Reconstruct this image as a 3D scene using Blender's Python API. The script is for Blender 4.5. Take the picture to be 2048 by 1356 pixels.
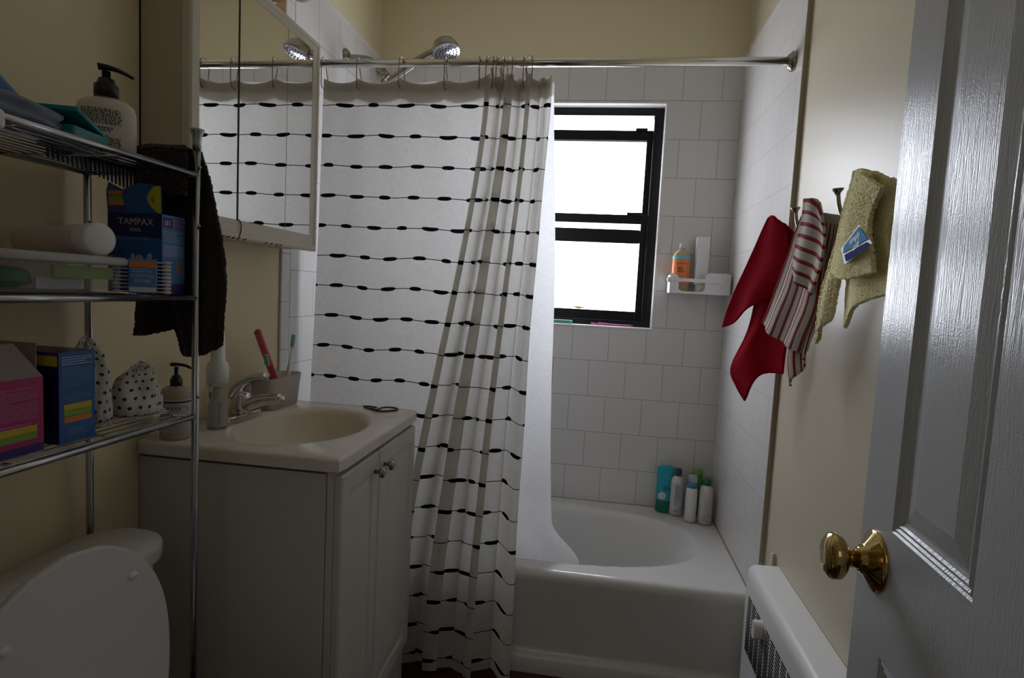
import bpy, bmesh, math, random
from mathutils import Vector, Matrix, noise
random.seed(7)
PI = math.pi
for o in list(bpy.data.objects): bpy.data.objects.remove(o)
sc = bpy.context.scene
COL = sc.collection

# ------------------------------------------------------------ camera
CAMZ = 1.21
YAW, PIT, ROL = math.radians(8.12), math.radians(-4.64), math.radians(2.917)
FPX = 1165.3
def cam_axes():
    M = Matrix.Rotation(YAW, 3, 'Z') @ Matrix.Rotation(PIT, 3, 'X')
    r, f, u = M.col[0].copy(), M.col[1].copy(), M.col[2].copy()
    c, s = math.cos(ROL), math.sin(ROL)
    return c*r + s*u, f, -s*r + c*u
CR, CF, CU = cam_axes()
cam = bpy.data.cameras.new('camera'); cam.sensor_width = 36; cam.lens = FPX/2048*36
cam.clip_start = .01
co = bpy.data.objects.new('camera', cam); COL.objects.link(co)
m = Matrix.Identity(4)
for i, v in enumerate((CR, CU, -CF)):
    for j in range(3): m[j][i] = v[j]
m.translation = (0, 0, CAMZ); co.matrix_world = m
sc.camera = co
# ------------------------------------------------------------ world, lights, exposure
w = bpy.data.worlds.new('world'); sc.world = w; w.use_nodes = True
bg = w.node_tree.nodes['Background']; bg.inputs[0].default_value = (.85, .82, .90, 1); bg.inputs[1].default_value = .09
sc.view_settings.view_transform = 'Standard'; sc.view_settings.look = 'None'
sc.view_settings.gamma = 1; sc.view_settings.exposure = 0; sc.view_settings.use_curve_mapping = False
WINDOW = 11.0          # brightness of the frosted panes in daylight
hl = bpy.data.lights.new('hallway_light', 'AREA'); hl.energy = 2.0; hl.size = 1.0; hl.color = (1, .88, .72)
ho = bpy.data.objects.new('hallway_light', hl); COL.objects.link(ho)
ho.location = (-.3, -1.1, 2.1); ho.rotation_euler = (math.radians(62), 0, math.radians(0))

# ------------------------------------------------------------ places
def ray(px, py):
    return CR*((px-1024)/FPX) + CU*(-(py-678)/FPX) + CF
def AY(px, py, Y): r = ray(px, py); p = r*(Y/r.y); return Vector((p.x, p.y, p.z+CAMZ))
def AX(px, py, X): r = ray(px, py); p = r*(X/r.x); return Vector((p.x, p.y, p.z+CAMZ))
def AP(px, py, P0, N):
    r = ray(px, py); c = Vector((0, 0, CAMZ)); P0 = Vector(P0); N = Vector(N)
    return c + r*((P0-c).dot(N)/r.dot(N))

# ------------------------------------------------------------ materials
def new_mat(name):
    m = bpy.data.materials.new(name); m.use_nodes = True
    return m, m.node_tree, m.node_tree.nodes['Principled BSDF']
def N(nt, t, **k):
    n = nt.nodes.new(t)
    for a, b in k.items(): setattr(n, a, b)
    return n
def mat(name, col, rough=.5, metal=0, spec=.5, bump=0, bscale=200, var=0, vscale=20, stretch=(1,1,1), trans=0, ior=1.45, coat=0, sheen=0, alpha=1, det=3):
    m, nt, b = new_mat(name)
    I = b.inputs
    I['Base Color'].default_value = (*col, 1); I['Roughness'].default_value = rough; I['Metallic'].default_value = metal
    I['Specular IOR Level'].default_value = spec; I['Transmission Weight'].default_value = trans; I['IOR'].default_value = ior
    I['Coat Weight'].default_value = coat; I['Sheen Weight'].default_value = sheen; I['Alpha'].default_value = alpha
    if bump or var:
        tc = N(nt, 'ShaderNodeTexCoord'); mp = N(nt, 'ShaderNodeMapping'); mp.inputs['Scale'].default_value = stretch
        nt.links.new(tc.outputs['Object'], mp.inputs['Vector'])
        if bump:
            t = N(nt, 'ShaderNodeTexNoise'); t.inputs['Scale'].default_value = bscale; t.inputs['Detail'].default_value = det
            nt.links.new(mp.outputs[0], t.inputs['Vector'])
            bp = N(nt, 'ShaderNodeBump'); bp.inputs['Strength'].default_value = bump; bp.inputs['Distance'].default_value = .002
            nt.links.new(t.outputs['Fac'], bp.inputs['Height']); nt.links.new(bp.outputs[0], I['Normal'])
        if var:
            t = N(nt, 'ShaderNodeTexNoise'); t.inputs['Scale'].default_value = vscale; t.inputs['Detail'].default_value = 4
            nt.links.new(mp.outputs[0], t.inputs['Vector'])
            mx = N(nt, 'ShaderNodeMix', data_type='RGBA')
            mx.inputs['A'].default_value = (*[c*(1-var) for c in col], 1); mx.inputs['B'].default_value = (*[min(1, c*(1+var)) for c in col], 1)
            nt.links.new(t.outputs['Fac'], mx.inputs['Factor']); nt.links.new(mx.outputs['Result'], I['Base Color'])
    return m
def math_(nt, op, a, b=None, c=None):
    n = N(nt, 'ShaderNodeMath', operation=op)
    for i, v in enumerate((a, b, c)):
        if v is None: continue
        if isinstance(v, (int, float)): n.inputs[i].default_value = v
        else: nt.links.new(v, n.inputs[i])
    return n.outputs[0]
def tile_mat(name, axis, ox, oz=.329, bw=.1524, bh=.1524, off=.5, mortar=(.33, .30, .26), bump=.35):
    m, nt, b = new_mat(name)
    g = N(nt, 'ShaderNodeNewGeometry'); s = N(nt, 'ShaderNodeSeparateXYZ'); nt.links.new(g.outputs['Position'], s.inputs[0])
    c = N(nt, 'ShaderNodeCombineXYZ')
    nt.links.new(math_(nt, 'ADD', s.outputs[axis], -ox+bw*20), c.inputs[0])
    nt.links.new(math_(nt, 'ADD', s.outputs[2], -oz+bh*20), c.inputs[1])
    br = N(nt, 'ShaderNodeTexBrick', offset=off); br.inputs['Scale'].default_value = 1
    br.inputs['Brick Width'].default_value = bw; br.inputs['Row Height'].default_value = bh
    br.inputs['Mortar Size'].default_value = .0011; br.inputs['Mortar Smooth'].default_value = .15
    br.inputs['Color1'].default_value = (.70, .68, .66, 1); br.inputs['Color2'].default_value = (.675, .66, .64, 1)
    br.inputs['Mortar'].default_value = (*mortar, 1)
    nt.links.new(c.outputs[0], br.inputs['Vector']); nt.links.new(br.outputs['Color'], b.inputs['Base Color'])
    inv = math_(nt, 'SUBTRACT', 1, br.outputs['Fac'])
    no = N(nt, 'ShaderNodeTexNoise'); no.inputs['Scale'].default_value = 9; nt.links.new(g.outputs['Position'], no.inputs['Vector'])
    h = math_(nt, 'ADD', inv, math_(nt, 'MULTIPLY', no.outputs['Fac'], .5))
    bp = N(nt, 'ShaderNodeBump'); bp.inputs['Strength'].default_value = bump; bp.inputs['Distance'].default_value = .002
    nt.links.new(h, bp.inputs['Height']); nt.links.new(bp.outputs[0], b.inputs['Normal'])
    b.inputs['Roughness'].default_value = .22
    return m
def emis(name, col, st):
    m, nt, b = new_mat(name); b.inputs['Base Color'].default_value = (0, 0, 0, 1); b.inputs['Specular IOR Level'].default_value = .2
    b.inputs['Emission Color'].default_value = (*col, 1); b.inputs['Emission Strength'].default_value = st
    return m
M = {}
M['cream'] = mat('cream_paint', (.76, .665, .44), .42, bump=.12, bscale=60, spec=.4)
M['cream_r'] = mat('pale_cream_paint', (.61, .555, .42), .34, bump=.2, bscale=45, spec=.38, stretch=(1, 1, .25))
M['ceiling'] = mat('ceiling_paint', (.75, .7, .58), .7)
M['floor'] = mat('dark_red_floor', (.055, .016, .018), .4, var=.4, vscale=15)
M['tile_back'] = tile_mat('tile_back', 0, .515-.0762)
M['tile_right'] = tile_mat('tile_right', 1, 2.47-.0762, mortar=(.50, .47, .44), bump=.2)
M['tile_left'] = tile_mat('tile_left', 1, 1.757)
M['bullnose'] = tile_mat('bullnose_tile', 1, 1.60, oz=.38, bw=.4)
M['grout'] = mat('old_grout', (.30, .22, .15), .8, var=.5, vscale=60)
M['tileplain'] = mat('glazed_white', (.72, .70, .68), .2)
M['pane'] = emis('frosted_daylight', (.86, .90, 1.0), WINDOW)
M['blackframe'] = mat('black_frame', (.006, .007, .009), .35, var=.5, vscale=30, spec=.35)
M['tub'] = mat('tub_enamel', (.67, .665, .65), .16, spec=.5, coat=.2)
M['white'] = mat('white_plastic', (.78, .78, .77), .35)
M['whitegloss'] = mat('white_porcelain', (.72, .71, .69), .14)
M['lid'] = mat('lid_plastic', (.66, .665, .66), .4)
M['vanity'] = mat('vanity_white', (.58, .555, .52), .45, bump=.05, bscale=40)
M['counter'] = mat('cultured_marble', (.72, .675, .61), .12, var=.07, vscale=7, spec=.5)
M['basin'] = mat('basin_ivory', (.72, .65, .53), .12)
M['chrome'] = mat('chrome', (.62, .62, .62), .08, metal=1)
M['chrome_d'] = mat('satin_chrome', (.42, .43, .46), .22, metal=1)
M['nickel'] = mat('brushed_nickel', (.34, .31, .26), .25, metal=1)
M['rod'] = mat('rod_steel', (.62, .6, .54), .15, metal=1)
M['brass'] = mat('polished_brass', (.52, .39, .15), .06, metal=1)
M['goldchrome'] = mat('warm_chrome', (.75, .55, .42), .1, metal=1)
M['mirror'] = mat('mirror_glass', (.86, .87, .85), .01, metal=1)
M['cabframe'] = mat('cabinet_cream', (.62, .59, .50), .4)
M['cabside'] = mat('cabinet_side', (.50, .44, .34), .5)
M['black'] = mat('black_plastic', (.012, .012, .014), .3)
M['gap'] = mat('dark_gap', (.01, .01, .01), .8)
M['rust'] = mat('rust', (.13, .055, .02), .9, var=.5, vscale=80)
M['glass'] = mat('clear_plastic', (.95, .96, .95), .06, trans=.98, ior=1.2)
M['frost'] = mat('frosted_plastic', (.80, .82, .83), .45, trans=.6, ior=1.2)
M['clearbox'] = mat('clear_box', (.40, .42, .44), .2, alpha=.14)
M['lidbox'] = mat('cloudy_lid', (.55, .55, .55), .3, alpha=.7)
M['tubepink'] = mat('pale_pink_tube', (.60, .52, .49), .4, var=.2, vscale=30)
M['ringmetal'] = mat('warm_nickel', (.30, .22, .18), .25, metal=1)
M['tagblue'] = mat('tag_blue', (.13, .38, .66), .8, spec=.05)
M['tagnavy'] = mat('tag_navy', (.02, .04, .24), .8, spec=.05)
M['tagwhite'] = mat('tag_white', (.8, .84, .88), .5)
M['stripcol'] = mat('shaded_tile_edge', (.42, .38, .29), .6)  # cream darkened: the shade on the tile's near edge is put into the colour
M['globe'] = mat('opal_globe', (.80, .78, .76), .12)
M['red'] = mat('crimson_terry', (.30, .004, .014), 1, spec=.05, bump=1, bscale=330, var=.3, vscale=120)
M['brown'] = mat('dark_brown_terry', (.032, .022, .017), 1, bump=1, bscale=330, var=.55, vscale=260, sheen=.1)
M['yellow'] = mat('pale_yellow_terry', (.97, .87, .50), 1, spec=.05, bump=.6, bscale=300, var=.08, vscale=160)
M['navy'] = mat('navy_plastic', (.015, .02, .07), .3)
M['blue'] = mat('mid_blue_print', (.02, .10, .33), .4, var=.25, vscale=25)
M['ltblue'] = mat('light_blue_print', (.07, .22, .50), .4, var=.2, vscale=30)
M['darkblue'] = mat('dark_blue_print', (.008, .012, .09), .35, var=.3, vscale=20)
M['purple'] = mat('purple_print', (.06, .025, .20), .4)
M['pink'] = mat('pink_print', (.42, .015, .14), .4, var=.15, vscale=20)
M['card'] = mat('grey_card', (.30, .26, .24), .8)
M['orangep'] = mat('orange_print', (.65, .20, .05), .5)
M['yellowp'] = mat('yellow_print', (.60, .42, .03), .5)
M['greenp'] = mat('green_print', (.20, .38, .05), .5)
M['limep'] = mat('lime_print', (.45, .48, .03), .5)
M['printw'] = mat('white_ink', (.62, .66, .72), .6)
M['inkblack'] = mat('black_ink', (.02, .02, .02), .6)
M['inkgrey'] = mat('grey_ink', (.22, .2, .22), .6)
M['inkblue'] = mat('pale_blue_ink', (.12, .30, .52), .6)
M['inksilver'] = mat('silver_ink', (.45, .45, .52), .4)
M['teal'] = mat('teal_plastic', (.01, .22, .25), .4)
M['tealt'] = mat('teal_film', (.02, .36, .48), .35)
M['greytube'] = mat('slate_film', (.13, .17, .24), .35, var=.3, vscale=40)
M['whitetex'] = mat('ribbed_white', (.62, .58, .50), .4)
M['cotton'] = mat('cotton', (.7, .7, .68), .95)
M['lime'] = mat('lime_plastic', (.22, .36, .02), .4, var=.2, vscale=20)
M['green'] = mat('green_plastic', (.04, .26, .04), .4)
M['pinkp'] = mat('pink_translucent', (.80, .13, .19), .35, trans=.25)
M['redp'] = mat('red_plastic', (.45, .01, .012), .3)
M['mint'] = mat('mint_bristle', (.18, .48, .38), .7)
M['cup'] = mat('blush_plastic', (.84, .75, .68), .4, trans=.5, ior=1.2)
M['soaplabel'] = mat('lilac_label', (.45, .42, .47), .5)
M['soapliq'] = mat('pale_soap', (.55, .50, .38), .2, trans=.3)
M['orangebottle'] = mat('orange_label', (.80, .22, .07), .4)
M['amber'] = mat('amber_clear', (.62, .50, .30), .2, trans=.35)
M['cyanlabel'] = mat('cyan_label', (.16, .46, .50), .4)
M['greencap'] = mat('dark_green_cap', (.01, .14, .11), .35)
M['greycap'] = mat('slate_cap', (.05, .09, .09), .35)
M['bottlew'] = mat('bottle_white', (.66, .63, .60), .35)
M['magenta'] = mat('magenta_plastic', (.30, .03, .16), .4)
M['sponge'] = mat('sea_green_sponge', (.12, .30, .25), .9, bump=1, bscale=150)
M['leaf'] = mat('orange_leaf', (.9, .40, .03), .6)
# door paint with vertical wood grain
def door_paint():
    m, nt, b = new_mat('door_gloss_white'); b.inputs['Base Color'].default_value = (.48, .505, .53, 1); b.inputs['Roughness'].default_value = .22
    g = N(nt, 'ShaderNodeTexCoord'); mp = N(nt, 'ShaderNodeMapping'); mp.inputs['Scale'].default_value = (1, 26, 1.4)
    nt.links.new(g.outputs['Object'], mp.inputs[0])
    n1 = N(nt, 'ShaderNodeTexNoise'); n1.inputs['Scale'].default_value = 1.6; n1.inputs['Detail'].default_value = 2
    nt.links.new(mp.outputs[0], n1.inputs['Vector'])
    s = math_(nt, 'SINE', math_(nt, 'MULTIPLY', n1.outputs['Fac'], 75))
    s = math_(nt, 'POWER', math_(nt, 'ABSOLUTE', s), .35)
    n2 = N(nt, 'ShaderNodeTexNoise'); n2.inputs['Scale'].default_value = 420; nt.links.new(g.outputs['Object'], n2.inputs['Vector'])
    h = math_(nt, 'ADD', s, math_(nt, 'MULTIPLY', n2.outputs['Fac'], 1.1))
    bp = N(nt, 'ShaderNodeBump'); bp.inputs['Strength'].default_value = .17; bp.inputs['Distance'].default_value = .001
    nt.links.new(h, bp.inputs['Height']); nt.links.new(bp.outputs[0], b.inputs['Normal'])
    return m
M['door'] = door_paint()
def cloth_mat(name, stripes, col, tl=.55):
    m, nt, b = new_mat(name); nt.nodes.remove(b); out = nt.nodes['Material Output']
    uv = N(nt, 'ShaderNodeUVMap'); s = N(nt, 'ShaderNodeSeparateXYZ'); nt.links.new(uv.outputs[0], s.inputs[0])
    u, v = s.outputs[0], s.outputs[1]
    # weave
    mp = N(nt, 'ShaderNodeMapping'); mp.inputs['Scale'].default_value = (40, 420, 1); nt.links.new(uv.outputs[0], mp.inputs[0])
    n1 = N(nt, 'ShaderNodeTexNoise'); n1.inputs['Scale'].default_value = 1; nt.links.new(mp.outputs[0], n1.inputs['Vector'])
    mp2 = N(nt, 'ShaderNodeMapping'); mp2.inputs['Scale'].default_value = (420, 40, 1); nt.links.new(uv.outputs[0], mp2.inputs[0])
    n2 = N(nt, 'ShaderNodeTexNoise'); n2.inputs['Scale'].default_value = 1; nt.links.new(mp2.outputs[0], n2.inputs['Vector'])
    f = math_(nt, 'MULTIPLY', math_(nt, 'ADD', n1.outputs['Fac'], n2.outputs['Fac']), .5)
    mx = N(nt, 'ShaderNodeMix', data_type='RGBA')
    mx.inputs['A'].default_value = (*[c*.72 for c in col], 1); mx.inputs['B'].default_value = (*[min(1, c*1.25) for c in col], 1)
    nt.links.new(f, mx.inputs['Factor']); colo = mx.outputs['Result']
    if stripes:
        vv = math_(nt, 'DIVIDE', math_(nt, 'SUBTRACT', v, 1.777), .0963)
        row = math_(nt, 'FLOOR', math_(nt, 'ADD', vv, .5))
        cu = N(nt, 'ShaderNodeCombineXYZ'); nt.links.new(math_(nt, 'MULTIPLY', u, 9), cu.inputs[0]); nt.links.new(math_(nt, 'MULTIPLY', row, 3.7), cu.inputs[1])
        nw = N(nt, 'ShaderNodeTexNoise'); nw.inputs['Scale'].default_value = 1; nt.links.new(cu.outputs[0], nw.inputs['Vector'])
        fr = math_(nt, 'MULTIPLY', math_(nt, 'SUBTRACT', vv, row), .0963)
        fr = math_(nt, 'ADD', fr, math_(nt, 'MULTIPLY', math_(nt, 'SUBTRACT', nw.outputs['Fac'], .5), .010))
        wn = N(nt, 'ShaderNodeTexWhiteNoise', noise_dimensions='1D'); nt.links.new(row, wn.inputs['W'])
        uu = math_(nt, 'ADD', math_(nt, 'DIVIDE', u, .084), wn.outputs['Value'])
        uu = math_(nt, 'ADD', uu, math_(nt, 'MULTIPLY', nw.outputs['Fac'], .35))
        cell = math_(nt, 'FLOOR', uu); fu = math_(nt, 'SUBTRACT', math_(nt, 'SUBTRACT', uu, cell), .5)
        w2 = N(nt, 'ShaderNodeTexWhiteNoise', noise_dimensions='2D'); c2 = N(nt, 'ShaderNodeCombineXYZ')
        nt.links.new(cell, c2.inputs[0]); nt.links.new(row, c2.inputs[1]); nt.links.new(c2.outputs[0], w2.inputs['Vector'])
        L = math_(nt, 'ADD', math_(nt, 'MULTIPLY', w2.outputs['Value'], .10), .20)
        bend = math_(nt, 'MULTIPLY', math_(nt, 'MULTIPLY', math_(nt, 'SUBTRACT', w2.outputs['Value'], .4), .05), math_(nt, 'SUBTRACT', .04, math_(nt, 'MULTIPLY', fu, fu)))
        fr2 = math_(nt, 'ADD', fr, bend)
        a = math_(nt, 'POWER', math_(nt, 'ABSOLUTE', math_(nt, 'DIVIDE', fu, L)), 3.)
        bb = math_(nt, 'POWER', math_(nt, 'ABSOLUTE', math_(nt, 'DIVIDE', fr2, .0064)), 2.)
        dash = math_(nt, 'LESS_THAN', math_(nt, 'ADD', a, bb), 1)
        line = math_(nt, 'LESS_THAN', math_(nt, 'ABSOLUTE', fr), .00125)
        mk = math_(nt, 'MAXIMUM', dash, line)
        mk = math_(nt, 'MULTIPLY', mk, math_(nt, 'LESS_THAN', row, .5))
        m2 = N(nt, 'ShaderNodeMix', data_type='RGBA'); nt.links.new(mk, m2.inputs['Factor']); nt.links.new(colo, m2.inputs['A'])
        m2.inputs['B'].default_value = (.006, .006, .009, 1); colo = m2.outputs['Result']
    d = N(nt, 'ShaderNodeBsdfDiffuse'); t = N(nt, 'ShaderNodeBsdfTranslucent'); ms = N(nt, 'ShaderNodeMixShader'); ms.inputs[0].default_value = tl
    nt.links.new(colo, d.inputs[0]); nt.links.new(colo, t.inputs[0]); nt.links.new(d.outputs[0], ms.inputs[1]); nt.links.new(t.outputs[0], ms.inputs[2])
    nt.links.new(ms.outputs[0], out.inputs[0])
    return m
M['curtain'] = cloth_mat('striped_linen', True, (.90, .855, .785), .66)
M['hem'] = cloth_mat('doubled_linen', False, (.66, .61, .53), .25)
M['liner'] = cloth_mat('white_liner', False, (.86, .86, .87), .55)
def striped_terry():
    m, nt, b = new_mat('red_striped_terry'); uv = N(nt, 'ShaderNodeUVMap'); s = N(nt, 'ShaderNodeSeparateXYZ'); nt.links.new(uv.outputs[0], s.inputs[0])
    fr = math_(nt, 'FRACT', math_(nt, 'DIVIDE', s.outputs[0], .0180)); mk = math_(nt, 'LESS_THAN', fr, .33)
    edge = math_(nt, 'MULTIPLY', math_(nt, 'GREATER_THAN', s.outputs[1], .014), mk)
    mx = N(nt, 'ShaderNodeMix', data_type='RGBA'); nt.links.new(edge, mx.inputs['Factor'])
    mx.inputs['A'].default_value = (.68, .63, .56, 1); mx.inputs['B'].default_value = (.30, .02, .03, 1)
    nt.links.new(mx.outputs['Result'], b.inputs['Base Color']); b.inputs['Roughness'].default_value = .95
    g = N(nt, 'ShaderNodeTexCoord'); n = N(nt, 'ShaderNodeTexNoise'); n.inputs['Scale'].default_value = 350; nt.links.new(g.outputs['Object'], n.inputs['Vector'])
    bp = N(nt, 'ShaderNodeBump'); bp.inputs['Strength'].default_value = .9; bp.inputs['Distance'].default_value = .002
    nt.links.new(n.outputs['Fac'], bp.inputs['Height']); nt.links.new(bp.outputs[0], b.inputs['Normal'])
    return m
M['striped'] = striped_terry()
def thin(m, f):
    nt = m.node_tree; b = nt.nodes['Principled BSDF']; out = nt.nodes['Material Output']
    t = N(nt, 'ShaderNodeBsdfTranslucent'); ms = N(nt, 'ShaderNodeMixShader'); ms.inputs[0].default_value = f
    src = b.inputs['Base Color']
    if src.is_linked: nt.links.new(src.links[0].from_socket, t.inputs[0])
    else: t.inputs[0].default_value = src.default_value
    nt.links.new(b.outputs[0], ms.inputs[1]); nt.links.new(t.outputs[0], ms.inputs[2]); nt.links.new(ms.outputs[0], out.inputs[0])
thin(M['striped'], .2)
def dotted():
    m, nt, b = new_mat('polka_dot_film'); uv = N(nt, 'ShaderNodeUVMap'); s = N(nt, 'ShaderNodeSeparateXYZ'); nt.links.new(uv.outputs[0], s.inputs[0])
    ca = math_(nt, 'DIVIDE', s.outputs[0], .0125); cb = math_(nt, 'DIVIDE', s.outputs[1], .0125)
    row = math_(nt, 'FLOOR', cb); ca = math_(nt, 'ADD', ca, math_(nt, 'MULTIPLY', math_(nt, 'MODULO', row, 2), .5))
    fa = math_(nt, 'SUBTRACT', math_(nt, 'FRACT', ca), .5); fb = math_(nt, 'SUBTRACT', math_(nt, 'FRACT', cb), .5)
    r = math_(nt, 'ADD', math_(nt, 'MULTIPLY', fa, fa), math_(nt, 'MULTIPLY', fb, fb)); mk = math_(nt, 'LESS_THAN', r, .036)
    mx = N(nt, 'ShaderNodeMix', data_type='RGBA'); nt.links.new(mk, mx.inputs['Factor'])
    mx.inputs['A'].default_value = (.62, .60, .56, 1); mx.inputs['B'].default_value = (.01, .01, .012, 1)
    nt.links.new(mx.outputs['Result'], b.inputs['Base Color']); b.inputs['Roughness'].default_value = .45
    return m
M['dots'] = dotted()

# ------------------------------------------------------------ builders
W = {}
def obj(name, bm, mt, parent=None, smooth=False, local=False, sub=0, bevel=0, solid=0):
    if parent is not None and not local: bm.transform(W[parent].inverted())
    me = bpy.data.meshes.new(name)
    if not isinstance(bm, bpy.types.Mesh): bm.to_mesh(me); bm.free()
    for mm in (mt if isinstance(mt, (list, tuple)) else [mt]): me.materials.append(M[mm])
    o = bpy.data.objects.new(name, me); COL.objects.link(o)
    if parent is not None: o.parent = parent; W[o] = W[parent].copy()
    else: W[o] = Matrix.Identity(4)
    if smooth:
        for p in me.polygons: p.use_smooth = True
    if solid: md = o.modifiers.new('s', 'SOLIDIFY'); md.thickness = solid; md.offset = 0
    if bevel:
        md = o.modifiers.new('b', 'BEVEL'); md.width = bevel; md.segments = 3; md.limit_method = 'ANGLE'; md.angle_limit = math.radians(40)
        for p in me.polygons: p.use_smooth = True
        md.harden_normals = True
    if sub: md = o.modifiers.new('u', 'SUBSURF'); md.levels = sub; md.render_levels = sub
    return o
def tag(o, label, cat, group=None):
    o['label'] = label; o['category'] = cat
    if group: o['group'] = group
    return o
def thing(name, label, cat, loc=(0,0,0), rz=0, group=None):
    o = bpy.data.objects.new(name, None); COL.objects.link(o); o.empty_display_size = .05
    o.location = loc; o.rotation_euler = (0, 0, rz); W[o] = Matrix.Translation(loc) @ Matrix.Rotation(rz, 4, 'Z')
    return tag(o, label, cat, group)
def struct(name, bm, mt, **k):
    o = obj(name, bm, mt, **k); o['kind'] = 'structure'; return o
def BM(): return bmesh.new()
def box(bm, x0, x1, y0, y1, z0, z1):
    v = [bm.verts.new((x, y, z)) for x in (x0, x1) for y in (y0, y1) for z in (z0, z1)]
    for f in ((0,1,3,2),(4,6,7,5),(0,4,5,1),(2,3,7,6),(0,2,6,4),(1,5,7,3)): bm.faces.new([v[i] for i in f])
    return bm
def bxo(x0, x1, y0, y1, z0, z1): return box(BM(), x0, x1, y0, y1, z0, z1)
def frame_from(d):
    d = Vector(d).normalized(); a = Vector((0,0,1)) if abs(d.z) < .95 else Vector((1,0,0))
    x = d.cross(a).normalized(); return x, d.cross(x).normalized()
def lathe(bm, prof, loc=(0,0,0), axis=(0,0,1), seg=28, sx=1, sy=1):
    d = Vector(axis).normalized()
    if abs(d.z) > .999: x, y = Vector((1,0,0)), Vector((0,1,0))*(1 if d.z > 0 else -1)
    else: x, y = frame_from(d)
    loc = Vector(loc); rings = []
    for r, h in prof:
        if r < 1e-6: rings.append([bm.verts.new(loc + d*h)])
        else: rings.append([bm.verts.new(loc + d*h + x*(math.cos(2*PI*i/seg)*r*sx) + y*(math.sin(2*PI*i/seg)*r*sy)) for i in range(seg)])
    for a, b in zip(rings, rings[1:]):
        for i in range(seg):
            j = (i+1) % seg
            if len(a) == 1 and len(b) == 1: continue
            if len(a) == 1: bm.faces.new((a[0], b[i], b[j]))
            elif len(b) == 1: bm.faces.new((a[i], a[j], b[0]))
            else: bm.faces.new((a[i], a[j], b[j], b[i]))
    if len(rings[0]) > 1: bm.faces.new(rings[0][::-1])
    if len(rings[-1]) > 1: bm.faces.new(rings[-1])
    bmesh.ops.recalc_face_normals(bm, faces=bm.faces[:])
    return bm
def crom(P, n=6):
    P = [Vector(p) for p in P]; out = []
    for i in range(len(P)-1):
        p0 = P[max(i-1, 0)]; p1 = P[i]; p2 = P[i+1]; p3 = P[min(i+2, len(P)-1)]
        for k in range(n):
            t = k/n
            out.append(.5*((2*p1) + (p2-p0)*t + (2*p0-5*p1+4*p2-p3)*t*t + (3*p1-p0-3*p2+p3)*t**3))
    out.append(P[-1]); return out
def tube(bm, path, r, seg=10, smooth=0, cap=True, flat=1):
    P = crom(path, smooth) if smooth else [Vector(p) for p in path]
    n = len(P); rr = r if callable(r) else (lambda t: r)
    T = [(P[min(i+1, n-1)]-P[max(i-1, 0)]).normalized() for i in range(n)]
    x, y = frame_from(T[0]); rings = []
    for i in range(n):
        if i:
            q = T[i-1].rotation_difference(T[i]); x = q @ x; y = q @ y
        R = rr(i/(n-1))
        rings.append([bm.verts.new(P[i] + x*math.cos(2*PI*k/seg)*R + y*math.sin(2*PI*k/seg)*R*flat) for k in range(seg)])
    for a, b in zip(rings, rings[1:]):
        for i in range(seg): j = (i+1) % seg; bm.faces.new((a[i], a[j], b[j], b[i]))
    if cap: bm.faces.new(rings[0][::-1]); bm.faces.new(rings[-1])
    return bm
def extr(bm, pts, d):      # extrude a closed 3-D outline by vector d
    d = Vector(d); a = [bm.verts.new(p) for p in pts]; b = [bm.verts.new(Vector(p)+d) for p in pts]
    bm.faces.new(a); bm.faces.new(b[::-1])
    for i in range(len(pts)): j = (i+1) % len(pts); bm.faces.new((a[j], a[i], b[i], b[j]))
    bmesh.ops.recalc_face_normals(bm, faces=bm.faces[:])
    return bm
def grid(bm, F, nu, nv, uvf=None, closed=False):
    V = [[bm.verts.new(F(i/nu, j/nv)) for i in range(nu+1)] for j in range(nv+1)]
    L = bm.loops.layers.uv.verify() if uvf else None
    for j in range(nv):
        for i in range(nu):
            f = bm.faces.new((V[j][i], V[j][i+1], V[j+1][i+1], V[j+1][i])); f.smooth = True
            if uvf:
                for lp, (a, b) in zip(f.loops, ((i, j), (i+1, j), (i+1, j+1), (i, j+1))): lp[L].uv = uvf(a/nu, b/nv)
    return bm
def poly_at(P, t):
    P = [Vector(p) for p in P]; L = [0]
    for a, b in zip(P, P[1:]): L.append(L[-1] + (b-a).length)
    s = t*L[-1]
    for i in range(len(P)-1):
        if s <= L[i+1] or i == len(P)-2:
            q = (s-L[i])/max(L[i+1]-L[i], 1e-9); return P[i].lerp(P[i+1], min(max(q, 0), 1))
def coons(top, bot, left, right):
    T, B, Lf, R = [crom(c, 4) for c in (top, bot, left, right)]
    def F(u, v):
        t, b, l, r = poly_at(T, u), poly_at(B, u), poly_at(Lf, v), poly_at(R, v)
        return t*(1-v) + b*v + l*(1-u) + r*u - (T[0]*(1-u)*(1-v) + T[-1]*u*(1-v) + B[0]*(1-u)*v + B[-1]*u*v)
    return F
def text(name, s, size, mt, parent, mtx, align='CENTER', bold=0):
    cu = bpy.data.curves.new(name, 'FONT'); cu.body = s; cu.size = size; cu.align_x = align; cu.extrude = .0001; cu.offset = bold
    t = bpy.data.objects.new('tmp', cu); COL.objects.link(t); dg = bpy.context.evaluated_depsgraph_get()
    me = bpy.data.meshes.new_from_object(t.evaluated_get(dg)); bpy.data.objects.remove(t)
    me.materials.clear(); me.materials.append(M[mt]); me.transform(mtx)
    o = bpy.data.objects.new(name, me); COL.objects.link(o); o.parent = parent; W[o] = W[parent].copy(); return o
FRONT = Matrix.Rotation(PI/2, 4, 'X')                                   # faces -Y
RIGHT = Matrix.Rotation(PI/2, 4, 'Z') @ Matrix.Rotation(PI/2, 4, 'X')   # faces +X
def TL(x, y, z, R=FRONT): return Matrix.Translation((x, y, z)) @ R
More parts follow.
